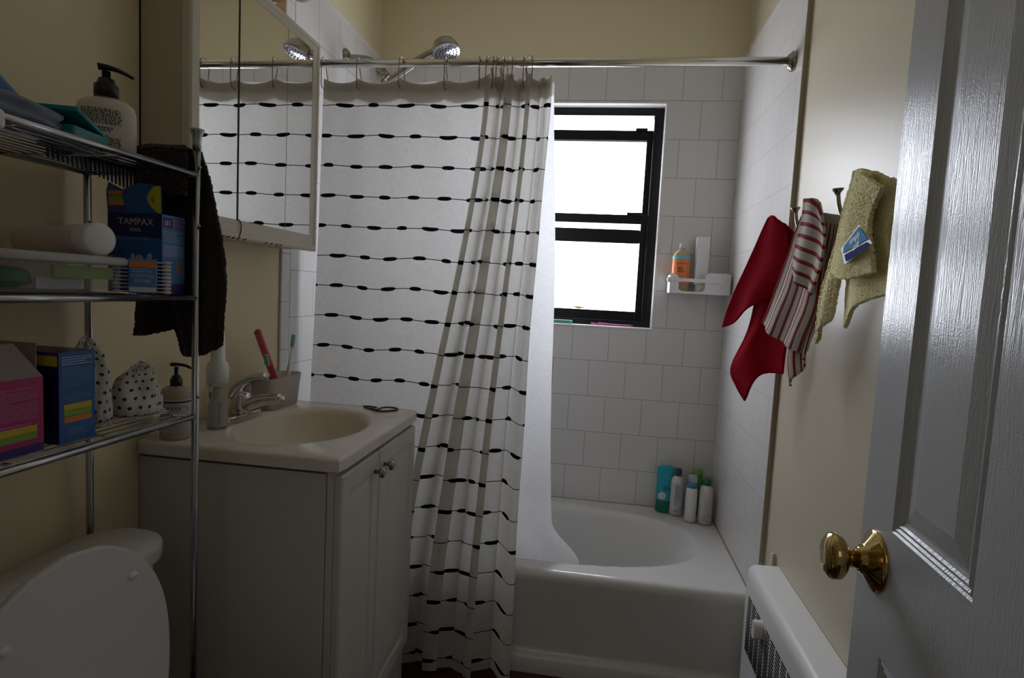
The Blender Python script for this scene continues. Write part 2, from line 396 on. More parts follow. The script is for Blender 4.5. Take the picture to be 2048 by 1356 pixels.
def micro(parent, org, right, up, wd, ht, rows, mt, fill=.6, name='small_print', seedv=1, th=.35):
    rnd = random.Random(seedv); bm = BM(); right = Vector(right); up = Vector(up); org = Vector(org); n = right.cross(up)*.0003
    for k in range(rows):
        y = ht*(k+.5)/rows; x = 0; end = wd*(1 if rnd.random() < .75 else rnd.uniform(.5, .9))
        while x < end:
            l = rnd.uniform(.002, .006)*(wd/.05)**.3; l = min(l, end-x)
            p = org - up*y + right*x + n; hh = ht/rows*th*.5
            vs = [bm.verts.new(q) for q in (p-up*hh, p+right*l-up*hh, p+right*l+up*hh, p+up*hh)]; bm.faces.new(vs); x += l + rnd.uniform(.0008, .0018)
    return obj(name, bm, mt, parent, local=True)
def quad(parent, name, org, right, up, wd, ht, mt, off=.0003):
    right = Vector(right); up = Vector(up); n = right.cross(up); p = Vector(org)
    bm = extr(BM(), [p, p+right*wd, p+right*wd+up*ht, p+up*ht], n*off)
    return obj(name, bm, mt, parent, local=True)

# ============================================================ SETTING
XL, XR, YB, RIM = -.98, .515, 2.47, .33
struct('floor', bxo(-1.1, .7, -1.6, 2.6, -.06, 0), 'floor')
struct('ceiling', bxo(-1.1, .7, -1.6, 2.6, 2.52, 2.58), 'ceiling')
wl = struct('wall_left', bxo(-1.09, XL-.006, -.16, 2.6, 0, 2.52), 'cream')
obj('tile_panel', bxo(XL-.006, XL+.002, 1.755, YB, RIM, 2.157), 'tile_left', wl)
obj('edge_tile', bxo(XL-.006, XL+.002, 1.703, 1.755, RIM-.02, 2.157), 'bullnose', wl, bevel=.003)
obj('top_tile', bxo(XL-.006, XL+.002, 1.703, YB, 2.157, 2.18), 'tileplain', wl, bevel=.003)
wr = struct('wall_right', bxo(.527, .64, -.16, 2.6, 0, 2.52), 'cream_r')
obj('tile_panel', bxo(.515, .527, 1.745, YB, RIM, 2.157), 'tile_right', wr)
obj('top_tile', bxo(.515, .527, 1.745, YB, 2.157, 2.18), 'tileplain', wr, bevel=.003)
obj('edge_strip', bxo(.514, .5275, 1.739, 1.745, .46, 2.5), 'stripcol', wr)
obj('lower_tile', bxo(.517, .527, 1.745, 1.80, .0, RIM), 'tileplain', wr)
# back wall with window opening
WX0, WX1, WZ0, WZ1 = -.46, .229, 1.083, 1.996
bm = BM()
for a in ((-1.09, WX0, 0, 2.52), (WX1, .64, 0, 2.52), (WX0, WX1, 0, WZ0), (WX0, WX1, WZ1, 2.52)): box(bm, a[0], a[1], YB+.008, YB+.13, a[2], a[3])
wb = struct('wall_back', bm, 'cream')
bm = BM()
for a in ((XL, WX0, RIM, 2.157), (WX1, XR, RIM, 2.157), (WX0, WX1, RIM, WZ0), (WX0, WX1, WZ1, 2.157)): box(bm, a[0], a[1], YB, YB+.008, a[2], a[3])
obj('tile_panel', bm, 'tile_back', wb)
bm = BM(); R_ = .007
box(bm, WX1-.004, WX1+.006, YB-.004, YB+.055, WZ0-.006, WZ1+.006); box(bm, WX0, WX1, YB-.004, YB+.055, WZ1-.004, WZ1+.006); box(bm, WX0, WX1, YB-.004, YB+.055, WZ0-.006, WZ0+.004)
obj('window_reveal', bm, 'tileplain', wb, bevel=.003)
# window
WY = 2.52
win = struct('window_1', bxo(WX1-.042, WX1-.004, WY, WY+.07, WZ0+.004, WZ1-.004), 'blackframe', bevel=.003)
bm = BM(); box(bm, WX0, WX0+.04, WY, WY+.07, WZ0, WZ1); box(bm, WX0, WX1-.04, WY, WY+.07, WZ1-.035, WZ1-.002); box(bm, WX0, WX1-.04, WY, WY+.06, WZ0+.003, WZ0+.028)
obj('window_frame', bm, 'blackframe', win, bevel=.002)
def sash(nm, z0, z1, y, sr, bot, top, xg):
    bm = BM(); box(bm, xg, WX1-.036, y, y+.025, z0, z1); box(bm, WX0+.035, xg, y, y+.025, z0, z0+bot); box(bm, WX0+.035, xg, y, y+.025, z1-top, z1)
    box(bm, WX0+.035, WX0+.075, y, y+.025, z0, z1)
    o = obj(nm, bm, 'blackframe', win, bevel=.002)
    return o
s1 = sash('upper_sash', 1.50, 1.908, 2.545, .03, .036, .047, .163)
obj('pane', bxo(WX0+.07, .165, 2.557, 2.560, 1.535, 1.862), 'pane', s1)
s0 = obj('transom_pane', bxo(WX0+.04, .189, 2.572, 2.575, 1.90, 1.960), 'pane', win)
s2 = sash('lower_sash', 1.106, 1.557, 2.53, .03, .045, .038, .160)
obj('pane', bxo(WX0+.07, .163, 2.544, 2.547, 1.15, 1.525), 'pane', s2)
obj('meeting_rail', bxo(WX0+.07, .160, 2.532, 2.543, 1.437, 1.496), 'blackframe', s2, bevel=.005)
bm = BM(); box(bm, WX0+.04, .186, 2.535, 2.538, 1.962, 1.9645); box(bm, WX0+.06, .165, 2.540, 2.544, 1.8635, 1.866)
obj('bright_trim', bm, 'chrome_d', win)
obj('sash_lift', bxo(.115, .163, 2.536, 2.546, 1.905, 1.915), 'blackframe', s1)
obj('sash_lift', bxo(.10, .162, 2.522, 2.530, 1.555, 1.566), 'blackframe', s2)
# near wall with the doorway the camera looks through
bm = BM()
box(bm, -1.09, -.46, -.16, -.05, 0, 2.52); box(bm, .345, .64, -.16, -.05, 0, 2.52); box(bm, -.46, .345, -.16, -.05, 2.08, 2.52)
struct('wall_near', bm, 'cream')
bm = BM(); box(bm, XL-.006, -.972, -.05, 1.12, 0, .09); struct('baseboard_left', bm, 'white', bevel=.002)

# nail
tag(obj('nail', lathe(BM(), [(.0018, -.01), (.0018, .004), (.003, .005), (.003, .007), (0, .008)], (-.986, 1.087, 1.611), (1, 0, 0), 8), 'black'), 'small dark nail in the cream wall above the pump bottle', 'nail')

# ============================================================ DOOR
DW, DH, DT = .615, 2.03, .035
door_dir = Vector((.05, 1, 0)).normalized()
dz = -math.atan2(.05, 1)
door = bpy.data.objects.new('door_1', None); COL.objects.link(door)
d0 = Vector((.361, .803, 0)) - door_dir*DW
door.location = d0; door.rotation_euler = (0, 0, dz); door['kind'] = 'structure'
W[door] = Matrix.Translation(d0) @ Matrix.Rotation(dz, 4, 'Z')
def door_leaf():
    bm = BM()
    ys = [0, .082, .232, .382, .532, DW]; ys = [0, .085, .245, .37, .532, DW]
    zs = [0.01, .20, .80, .953, 1.575, 1.67, 1.93, DH]
    holes = [(1, 2, 1, 2), (3, 4, 1, 2), (1, 2, 3, 4), (3, 4, 3, 4), (1, 2, 5, 6), (3, 4, 5, 6)]
    hs = {(a, c) for a, b, c, d in holes}
    for i in range(5):
        for j in range(7):
            y0, y1, z0, z1 = ys[i], ys[i+1], zs[j], zs[j+1]
            if (i, j) not in hs:
                bm.faces.new([bm.verts.new(p) for p in ((0, y0, z0), (0, y0, z1), (0, y1, z1), (0, y1, z0))]); continue
            prof = [(0, 0), (.0025, .0022), (.0055, .0010), (.008, .0032), (.0115, .0020), (.014, .0045), (.018, .0060), (.021, .0060), (.042, .0020)]
            prev = None
            for ins, dp in prof:
                vs = [bm.verts.new(p) for p in ((dp, y0+ins, z0+ins), (dp, y0+ins, z1-ins), (dp, y1-ins, z1-ins), (dp, y1-ins, z0+ins))]
                if prev:
                    for k in range(4): l = (k+1) % 4; bm.faces.new((prev[k], prev[l], vs[l], vs[k]))
                prev = vs
            bm.faces.new(prev)
    # edges and back
    b = [bm.verts.new(p) for p in ((0, 0, .01), (0, DW, .01), (0, DW, DH), (0, 0, DH), (DT, 0, .01), (DT, DW, .01), (DT, DW, DH), (DT, 0, DH))]
    for f in ((0, 4, 5, 1), (1, 5, 6, 2), (2, 6, 7, 3), (3, 7, 4, 0), (4, 7, 6, 5)): bm.faces.new([b[i] for i in f])
    bmesh.ops.remove_doubles(bm, verts=bm.verts[:], dist=1e-5)
    return bm
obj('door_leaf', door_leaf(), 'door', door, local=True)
KZ = .902; KY = DW-.048
kb = obj('door_knob', lathe(BM(), [(.0115, .010), (.0115, .032), (.015, .0345), (.022, .036), (.0275, .041), (.0290, .047), (.027, .053), (.020, .0575), (.010, .0595), (0, .060)], (0, KY, KZ), (-1, 0, 0), 40), 'brass', door, smooth=True, local=True)
kb['label'] = 'polished brass knob'
obj('knob_rose', lathe(BM(), [(.0375, -.001), (.0375, .002), (.036, .0035), (.034, .0045), (.019, .0135), (.0175, .0145), (.0175, .017), (.0145, .019), (.0145, .020), (.012, .0205)], (0, KY, KZ), (-1, 0, 0), 40), 'brass', kb, smooth=True, local=True)
for z in (.25, 1.02, 1.8): obj('hinge', lathe(BM(), [(.006, 0), (.006, .09)], (.004, -.006, z), (0, 0, 1), 12), 'brass', door, local=True)

# ============================================================ BATHTUB
def sm(t): t = min(max(t, 0), 1); return t*t*(3-2*t)
def tub_bm():
    bm = BM(); x0, x1 = XL+.003, XR-.001; yf, yb = 1.783, YB-.001
    cx, cy, a, b = -.235, 2.135, .645, .275
    # apron profile rows (y, z)
    ap = [(1.768, 0), (1.768, .048), (1.772, .054), (1.788, .062), (1.791, .075), (1.789, .20), (1.787, .285), (1.785, .300), (1.787, .314), (1.794, .325), (1.805, .330)]
    nY, nX = 60, 120
    rows = []
    for y, z in ap: rows.append([(x0+(x1-x0)*i/nX, y, z) for i in range(nX+1)])
    for j in range(1, nY+1):
        y = 1.805+(yb-1.805)*j/nY; r = []
        for i in range(nX+1):
            x = x0+(x1-x0)*i/nX
            n = 2.6; d = (abs((x-cx)/a)**n + abs((y-cy)/b)**n)**(1/n)
            z = RIM + .004*sm((y-2.40)/.07) - .295*sm((1.0-d)/.36)**.8
            r.append((x, y, z))
        rows.append(r)
    V = [[bm.verts.new(p) for p in r] for r in rows]
    for j in range(len(V)-1):
        for i in range(nX): bm.faces.new((V[j][i], V[j][i+1], V[j+1][i+1], V[j+1][i]))
    return bm
tub = tag(obj('bathtub', tub_bm(), 'tub', smooth=True), 'white built-in bathtub with a smooth apron behind the striped curtain', 'bathtub')
bm = BM(); tube(bm, [(XL, YB-.002, .334), (XR, YB-.002, .334)], .0022, 6); tube(bm, [(XR-.001, YB, .333), (XR-.001, 1.80, .332)], .0022, 6)
obj('caulk_line', bm, 'grout', tub)
obj('drain', lathe(BM(), [(.03, 0), (.03, .003), (.02, .004), (0, .004)], (-.62, 2.135, .036), (0, 0, 1), 20), 'chrome', tub)

# ============================================================ ROD, RINGS, CURTAINS
RY, RZ = 1.82, 1.907
rod = thing('shower_rod', 'straight polished steel shower rod spanning wall to wall above the bathtub', 'curtain rod', (XL, RY, RZ))
obj('rod', tube(BM(), [(XL+.004, RY, RZ), (XR-.004, RY, RZ)], .0125, 20), 'rod', rod, smooth=True)
for x, s in ((XR, -1), (XL+.002, 1)):
    obj('flange', lathe(BM(), [(.022, 0), (.023, .003), (.022, .009), (.0175, .013), (.0155, .018), (.013, .019)], (x, RY, RZ), (s, 0, 0), 24, 1, 1.25), 'nickel', rod, smooth=True)
def cur_y(z): return RY - .105*sm((1.88-z)/1.55)
RINGS = [-.913, -.797, -.655, -.512, -.405, -.375, -.362, -.345, -.331, -.309, -.262, -.250]
def curtain_path(s, z):
    t = sm((1.87-z)/1.9); SF = .46
    xl = -.915 + .022*sm((1.87-z)/1.2)
    xg = -.385*(1-t) + -.585*t - .012*sm((1.87-z)/.6)
    xr = -.176 - .020*sm((1.87-z)/.9)
    y0 = cur_y(z)
    if s < SF:
        q = s/SF; x = xl + (xg-xl)*q
        a = .005 + .004*t
        y = y0 + a*math.sin(2*PI*(x+.797)/.143+PI/2) + .004*math.sin(x*17+z*2) + (.016*t)*math.sin(x*42+1)
        return x, y
    g = (s-SF)/(1-SF); gw = g + .025*math.sin(2*PI*g*2.3+.7+z*.6)*math.sin(PI*g)
    NF = 3.4; th = 2*PI*NF*gw; P = (xr-xg)/NF
    b = (.30 + .03*math.sin(7*g))*P
    x = xg + (xr-xg)*gw + b*math.sin(2*th)*math.sin(PI*min(1, g*1.15+.05))**.3
    A = (.019 + .014*t)*(1+.25*math.sin(g*11+2))
    y = y0 - A*(math.sin(th))
    return x, y
CW = 1.9
def ctop(s):
    x, _ = curtain_path(s, 1.85)
    if x < -.43:
        # sags between rings
        rs = sorted(RINGS); 
        for a, b in zip(rs, rs[1:]):
            if a <= x <= b: q = (x-a)/(b-a); return 1.863 - .020*(b-a)/.14*(1-(2*q-1)**2)
        return 1.862
    return 1.861 + .008*math.sin(s*70)
def curtF(u, v):
    top = ctop(u); bot = .012 + .008*math.sin(u*23)
    z = top + (bot-top)*v; x, y = curtain_path(u, z)
    y += .004*(noise.noise(Vector((u*9, z*2.2, 3)))); x += .003*noise.noise(Vector((u*7, z*3, 9)))
    return Vector((x, y, z))
ARC = [0.0]
for k in range(840):
    a, b = curtain_path(k/840, 1.1), curtain_path((k+1)/840, 1.1); ARC.append(ARC[-1] + math.hypot(a[0]-b[0], a[1]-b[1]))
def curtUV(u, v):
    top = ctop(u); z = top + (.012-top)*v
    return (ARC[int(round(u*840))], z)
bm = BM(); grid(bm, curtF, 420, 130, curtUV)
cur = tag(obj('shower_curtain', bm, 'curtain', smooth=True), 'off-white linen shower curtain with black tufted dashes, gathered at its right end', 'curtain')
bm = BM(); grid(bm, lambda u, v: curtF(u, v*.034) + Vector((0, .0035, 0)), 420, 4, lambda u, v: (u*CW, 1.85-.02*v))
obj('top_hem', bm, 'hem', cur, smooth=True)
bm = BM(); grid(bm, lambda u, v: curtF(u, v*.018) + Vector((0, .0055, 0)), 420, 2, lambda u, v: (u*CW, 1.85-.03*v))
obj('heading_tape', bm, 'hem', cur, smooth=True)
def ring_bm():
    bm = BM()
    tube(bm, [(0, -.004, -.078), (0, -.015, -.068), (0, -.0175, -.03), (0, -.017, .004), (0, -.009, .0165), (0, .004, .0175), (0, .0155, .008), (0, .017, -.012), (.006, .017, -.05), (.004, .010, -.074), (0, .002, -.08)], .0016, 6, smooth=4)
    return bm
ring_me = None
rlab = ['leftmost thin wire curtain ring, half hidden by the mirror cabinet', 'second wire curtain ring from the left on the rod', 'wire curtain ring just left of the shower head handle', 'wire curtain ring under the shower head',
 'first wire ring at the left of the bunched curtain', 'second wire ring of the bunched curtain', 'third wire ring of the bunched curtain', 'fourth wire ring of the bunched curtain', 'fifth wire ring of the bunched curtain, at the centre of the cluster', 'sixth wire ring of the bunched curtain, tilted apart from the cluster', 'wire curtain ring second from the right', 'rightmost wire curtain ring beside the liner edge']
rg = obj('curtain_ring', ring_bm(), 'ringmetal', smooth=True)
for k, x in enumerate(RINGS):
    o = rg if k == 0 else rg.copy()
    if k: COL.objects.link(o)
    o.location = (x, RY, RZ); o.rotation_euler = (0, 0, [0, .12, -.1, .1, .3, -.3, .25, -.2, .35, .6, -.15, .75][k])
    tag(o, rlab[k], 'curtain ring', 'wire rings along the shower rod')
def linF(u, v):
    z = 1.862 + (.10-1.862)*v
    y = 1.862 + .006*math.sin(u*34) + .07*sm((.55-z)/.3) + .004*math.sin(u*9+z*4)
    xr = -.170 + .085*(1-z/1.862)**1.0 + (.09*sm((.46-z)/.16)) - .0*v
    x = -.93 + (xr+.93)*u + .004*math.sin(z*6)*u
    return Vector((x, y, z))
bm = BM(); grid(bm, linF, 140, 80, lambda u, v: (u*.8, 1.86*(1-v)))
ln = tag(obj('curtain_liner', bm, 'liner', smooth=True), 'plain white curtain liner hanging inside the bathtub behind the striped curtain', 'curtain liner')
bm = BM(); grid(bm, lambda u, v: linF(u, v*.022)+Vector((0, -.003, 0)), 140, 3, lambda u, v: (u*.8, 1.86-.04*v)); obj('top_hem', bm, 'liner', ln, smooth=True)

# ============================================================ SHOWER HEAD
sh = thing('handheld_shower', 'brushed nickel handheld shower head docked on its wall arm above the rod', 'shower head', (XL+.002, 2.12, 2.05))
obj('flange', lathe(BM(), [(.030, 0), (.029, .005), (.022, .012), (.012, .016), (0, .016)], (XL+.002, 2.12, 2.045), (1, 0, 0), 24), 'nickel', sh, smooth=True)
obj('arm', tube(BM(), [(XL+.01, 2.12, 2.045), (-.92, 2.12, 2.043), (-.875, 2.12, 2.03), (-.835, 2.12, 1.985)], .0095, 12, 5), 'nickel', sh, smooth=True)
obj('docking_bracket', lathe(BM(), [(.012, -.02), (.018, -.018), (.021, -.005), (.021, .010), (.025, .014), (.025, .030), (.018, .036), (0, .037)], (-.835, 2.115, 1.985), (.55, -.25, -.8), 20), 'nickel', sh, smooth=True)
obj('handle', tube(BM(), [(-.80, 2.09, 1.945), (-.755, 2.09, 1.975), (-.69, 2.09, 2.018), (-.635, 2.09, 2.045)], lambda t: .0125+.004*t, 14, 5), 'nickel', sh, smooth=True)
hx = (-.588, 2.085, 2.052); had = Vector((.30, -.26, -.92))
hd = obj('head', lathe(BM(), [(0, -.046), (.022, -.042), (.040, -.026), (.049, -.008), (.052, .006), (.049, .012)], hx, had, 36), 'nickel', sh, smooth=True)
hp = Vector(hx)+had.normalized()*.0115
obj('spray_face', lathe(BM(), [(.049, 0), (.048, .002), (0, .0025)], hp, had, 36), 'chrome_d', hd, smooth=True)
bm = BM(); X_, Y_ = frame_from(had); dn = had.normalized()
for rr, nn in ((.014, 8), (.026, 14), (.038, 20)):
    for k in range(nn):
        a = 2*PI*k/nn; lathe(bm, [(.0026, 0), (.0026, .0035), (0, .004)], hp + X_*rr*math.cos(a) + Y_*rr*math.sin(a), dn, 8)
obj('nozzles', bm, 'gap', hd)
obj('hose', tube(BM(), [(-.80, 2.09, 1.945), (-.825, 2.10, 1.90), (-.84, 2.12, 1.80), (-.85, 2.14, 1.5), (-.84, 2.14, 1.2), (-.82, 2.14, 1.12), (-.80, 2.14, 1.2), (-.81, 2.14, 1.6), (-.83, 2.125, 1.95)], .007, 10, 6), 'chrome_d', sh, smooth=True)

# ============================================================ VANITY
vx, vy0, vy1, vt = -.525, 1.137, 1.645, .812
van = thing('vanity_cabinet', 'white two-door vanity cabinet with small knobs under the sink top', 'cabinet', (-.75, 1.39, 0))
bm = BM(); box(bm, XL-.004, vx-.018, vy0, vy0+.015, .0, vt-.006); box(bm, XL-.004, vx-.018, vy1-.015, vy1, 0, vt-.006); box(bm, XL-.004, XL+.006, vy0+.015, vy1-.015, 0, vt-.006); box(bm, XL+.006, vx-.018, vy0+.015, vy1-.015, .09, .105)
obj('body', bm, 'vanity', van, bevel=.0015)
bm = BM(); box(bm, vx-.0165, vx, vy0, vy0+.03, 0, vt); box(bm, vx-.0165, vx, vy1-.03, vy1, 0, vt); box(bm, vx-.0165, vx, vy0+.03, vy1-.03, vt-.035, vt)
pts = [(vx-.0165, vy0+.03, .14), (vx-.0165, vy0+.03, .0), (vx-.0165, vy0+.06, .03)] + [(vx-.0165, vy0+.06+.388*k/8, .03+.05*math.sin(PI*k/8)) for k in range(1, 8)] + [(vx-.0165, vy1-.06, .03), (vx-.0165, vy1-.03, .0), (vx-.0165, vy1-.03, .14)]
extr(bm, pts, (.0165, 0, 0)); obj('face_frame', bm, 'vanity', van, bevel=.0015)
def cab_door(y0, y1, ky):
    z0, z1 = .135, .803; bm = BM(); xf = vx+.017
    prof = [(0, .004), (.004, 0), (.042, 0), (.045, .0025), (.050, .0035), (.056, .0035), (.078, .0005)]
    prev = None
    first = None
    for ins, dp in prof:
        vs = [bm.verts.new(p) for p in ((xf-dp, y0+ins, z0+ins), (xf-dp, y1-ins, z0+ins), (xf-dp, y1-ins, z1-ins), (xf-dp, y0+ins, z1-ins))]
        if prev:
            for k in range(4): l = (k+1) % 4; bm.faces.new((prev[k], prev[l], vs[l], vs[k]))
        else: first = vs
        prev = vs
    bm.faces.new(prev)
    bk = [bm.verts.new(p) for p in ((vx+.001, y0, z0), (vx+.001, y1, z0), (vx+.001, y1, z1), (vx+.001, y0, z1))]
    for k in range(4): l = (k+1) % 4; bm.faces.new((bk[k], bk[l], first[l], first[k]))
    bm.faces.new(bk[::-1])
    d = obj('door', bm, 'vanity', van)
    obj('knob', lathe(BM(), [(.005, 0), (.0045, .010), (.006, .013), (.0135, .017), (.0145, .021), (.012, .026), (.006, .029), (0, .0295)], (xf-.001, ky, .759), (1, 0, 0), 20), 'nickel', d, smooth=True)
cab_door(vy0+.001, 1.3515, 1.322); cab_door(1.3545, vy1-.006, 1.386)

# sink top
def counter():
    bm = BM(); x0, x1, y0, y1 = XL-.003, -.505, 1.120, 1.662; zt = .845
    cx, cy, a, b = -.728, 1.388, .155, .198; n = 96; rings = []
    def outer(k, ins, rr=.012):
        t = 2*PI*k/n; c, s = math.cos(t), math.sin(t)
        hx_, hy_ = (x1-x0)/2-ins, (y1-y0)/2-ins; ox, oy = (x0+x1)/2, (y0+y1)/2
        p = 30; q = (abs(c)**p+abs(s)**p)**(-1/p)
        return ox + hx_*c*q, oy + hy_*s*q
    def bowl(k, f): t = 2*PI*k/n; return cx + a*f*math.cos(t), cy + b*f*math.sin(t)
    spec = [('o', .012, zt-.030), ('o', .001, zt-.029), ('o', 0, zt-.006), ('o', .002, zt-.002), ('o', .006, zt)]
    for kind, ins, z in spec: rings.append([bm.verts.new((*outer(k, ins), z)) for k in range(n)])
    for f, z in ((1.09, zt), (1.05, zt-.0015), (1.0, zt-.006), (.96, zt-.018), (.90, zt-.045), (.80, zt-.075), (.62, zt-.105), (.4, zt-.122), (.15, zt-.128)):
        rings.append([bm.verts.new((*bowl(k, f), z)) for k in range(n)])
    for i, (A, B) in enumerate(zip(rings, rings[1:])):
        for k in range(n):
            l = (k+1) % n; f = bm.faces.new((A[k], A[l], B[l], B[k]))
            if i >= 6: f.material_index = 1
            f.smooth = i > 3
    f = bm.faces.new(rings[-1]); f.material_index = 1
    bmesh.ops.recalc_face_normals(bm, faces=bm.faces[:])
    return bm
ct = tag(obj('sink_countertop', counter(), ['counter', 'basin']), 'cream cultured marble countertop with an oval sink moulded in', 'sink')
obj('sink_drain', lathe(BM(), [(.021, 0), (.021, .003), (.013, .004), (0, .003)], (-.728, 1.388, .717), (0, 0, 1), 20), 'chrome', ct, smooth=True)

# faucet
fc = thing('faucet', 'chrome single-lever faucet behind the sink bowl', 'faucet', (-.905, 1.385, .845))
bm = BM()
extr(bm, [(-.928+.02*math.cos(t)*1.2+.0, 1.385+(.056 if math.sin(t) > 0 else -.056)+.022*math.sin(t), .8455) for t in [2*PI*k/24 for k in range(24)]], (0, 0, .018))
bm.free(); bm = BM()
pts = []
for k in range(32):
    t = 2*PI*k/32; c, s = math.cos(t), math.sin(t); q = (abs(c)**4+abs(s)**4)**(-.25); pts.append((-.905+.027*c*q, 1.385+.078*s*q, .8455))
extr(bm, pts, (0, 0, .017)); obj('base_plate', bm, 'chrome', fc, bevel=.004)
obj('body', lathe(BM(), [(.029, 0), (.026, .02), (.024, .042), (.022, .055), (0, .058)], (-.905, 1.385, .860), (.08, 0, 1), 24), 'chrome', fc, smooth=True)
sp = obj('spout', tube(BM(), [(-.905, 1.385, .872), (-.87, 1.385, .888), (-.83, 1.385, .900), (-.792, 1.385, .904)], lambda t: .022-.007*t, 14, 5, flat=.85), 'chrome', fc, smooth=True)
obj('aerator', lathe(BM(), [(.0135, 0), (.0135, .016), (.010, .017), (.010, .027), (0, .027)], (-.795, 1.385, .911), (.1, 0, -1), 20), 'chrome', sp, smooth=True)
obj('lever', tube(BM(), [(-.925, 1.385, .905), (-.905, 1.385, .935), (-.87, 1.385, .954), (-.832, 1.385, .962)], lambda t: .030-.014*t, 14, 5, flat=.6), 'chrome', fc, smooth=True)
obj('lift_rod', lathe(BM(), [(.0022, 0), (.0022, .035), (.007, .044), (.0075, .048), (0, .049)], (-.945, 1.385, .862), (0, 0, 1), 14), 'nickel', fc, smooth=True)

# hair tie
tag(obj('hair_tie', tube(BM(), [(-.668, 1.632, .8485), (-.645, 1.615, .8475), (-.61, 1.592, .8475), (-.58, 1.600, .8475), (-.562, 1.628, .8475), (-.575, 1.645, .848), (-.602, 1.628, .851), (-.618, 1.598, .8475), (-.632, 1.605, .852), (-.628, 1.632, .848), (-.65, 1.640, .8475), (-.670, 1.636, .848)], .0024, 8, 6), 'black', smooth=True), 'black hair tie lying in a loop on the far corner of the countertop', 'hair tie')

# cup with brushes
cup = thing('toothbrush_holder', 'translucent blush plastic toothbrush holder behind the faucet', 'toothbrush holder', (-.905, 1.56, .845))
def cupF(x0, x1, y0, y1, z0, z1, f):
    bm = BM(); n = 40; rings = []
    def sq(k, hx_, hy_, ox, oy): t = 2*PI*k/n; c, s = math.cos(t), math.sin(t); q = (abs(c)**5+abs(s)**5)**(-.2); return ox+hx_*c*q, oy+hy_*s*q
    ox, oy, hx_, hy_ = (x0+x1)/2, (y0+y1)/2, (x1-x0)/2, (y1-y0)/2
    for sc_, z in ((.85, z0), (.9, z0+.002), (f, z1), (f-.045, z1), (.84, z0+.006)):
        rings.append([bm.verts.new((*sq(k, hx_*sc_, hy_*sc_, ox, oy), z)) for k in range(n)])
    for A, B in zip(rings, rings[1:]):
        for k in range(n): l = (k+1) % n; bm.faces.new((A[k], A[l], B[l], B[k]))
    bm.faces.new(rings[-1]); bm.faces.new(rings[0][::-1]); bmesh.ops.recalc_face_normals(bm, faces=bm.faces[:]); return bm
obj('cup', cupF(-.942, -.868, 1.475, 1.645, .8455, .935, 1.05), 'cup', cup, smooth=True)
pc = tag(obj('toothbrush_case', tube(BM(), [(-.915, 1.475, 1.066), (-.914, 1.478, 1.060), (-.908, 1.50, 1.01), (-.902, 1.535, .94), (-.900, 1.56, .87)], lambda t: .013 if t > .03 else .009, 14, 3, flat=.7), 'pinkp', smooth=True), 'pink plastic travel toothbrush case leaning in the holder', 'toothbrush case')
def brush(nm, a, b, col, tipc, lab, bz):
    a, b = Vector(a), Vector(b); d = (b-a)
    t = thing(nm, lab, 'toothbrush', tuple(a))
    obj('handle', tube(BM(), [a, a.lerp(b, .45), a.lerp(b, .62), a.lerp(b, .80)], lambda q: .0065-.0045*sm((q-.35)/.4), 10, 4), col, t, smooth=True)
    hp_ = a.lerp(b, .80); x = Vector(bz)
    hdm = BM(); tube(hdm, [hp_, a.lerp(b, 1)], .0055, 10, flat=.5); obj('brush_head', hdm, 'white', t, smooth=True)
    bm = BM()
    p = a.lerp(b, .82); q = a.lerp(b, .99); s = d.normalized().cross(x).normalized()*.005
    extr(bm, [p-s, p+s, q+s, q-s], x*.011); obj('bristles', bm, tipc, t)
brush('toothbrush', (-.885, 1.525, .852), (-.880, 1.462, 1.005), 'redp', 'mint', 'red toothbrush with white and green bristles, shorter, in front of the pink case', (.2, -1, 0))
brush('toothbrush', (-.885, 1.57, .852), (-.885, 1.612, 1.052), 'white', 'mint', 'white toothbrush with a green and white head standing at the right of the holder', (.6, -.8, 0))

# soap dispenser
def pump(par, c, z, r, s=1, yaw=0, mt='black'):
    bm = BM(); lathe(bm, [(r, 0), (r, .016*s), (r*.75, .019*s), (r*.7, .024*s), (.0048*s, .026*s), (.0048*s, .045*s)], (c[0], c[1], z), (0, 0, 1), 24)
    o = obj('pump_collar', bm, mt, par, smooth=True)
    dx, dy = math.cos(yaw), math.sin(yaw); zz = z+.050*s
    obj('pump_nozzle', tube(BM(), [(c[0]-dx*.010*s, c[1]-dy*.010*s, zz), (c[0], c[1], zz+.001), (c[0]+dx*.022*s, c[1]+dy*.022*s, zz), (c[0]+dx*.040*s, c[1]+dy*.040*s, zz-.006*s)], lambda t: (.0085-.0045*t)*s, 12, 4, flat=.6), mt, o, smooth=True)
    return o
c = (-.918, 1.168)
sd = thing('soap_dispenser', 'pump soap bottle with a lilac label and black pump behind the rack post', 'soap dispenser', (*c, .845))
obj('bottle', lathe(BM(), [(.029, 0), (.032, .004), (.0325, .012), (.0325, .096), (.030, .108), (.022, .115), (.014, .118)], (*c, .8455), (0, 0, 1), 36), 'soapliq', sd, smooth=True)
lb = obj('label', lathe(BM(), [(.0329, .018), (.0332, .0185), (.0332, .090), (.0329, .0905)], (*c, .8455), (0, 0, 1), 36), 'soaplabel', sd, smooth=True)
obj('label_band', lathe(BM(), [(.0334, .0835), (.0336, .084), (.0336, .0865), (.0334, .087)], (*c, .8455), (0, 0, 1), 36), 'inkblack', lb, smooth=True)
pump(sd, c, .9625, .0125, .95, 0)
an = math.atan2(-c[1], -c[0])
def label_text(par, c, r, z, s, size, mt, ang, nm='lettering'):
    # letters wrapped round a bottle, facing the direction ang
    for k, ch in enumerate(s):
        if ch == ' ': continue
        a = ang + (k-(len(s)-1)/2)*size*.72/r
        text(nm, ch, size, mt, par, W[par].inverted() @ Matrix.Translation((c[0]+math.cos(a)*r, c[1]+math.sin(a)*r, z)) @ Matrix.Rotation(a+PI/2, 4, 'Z') @ FRONT)
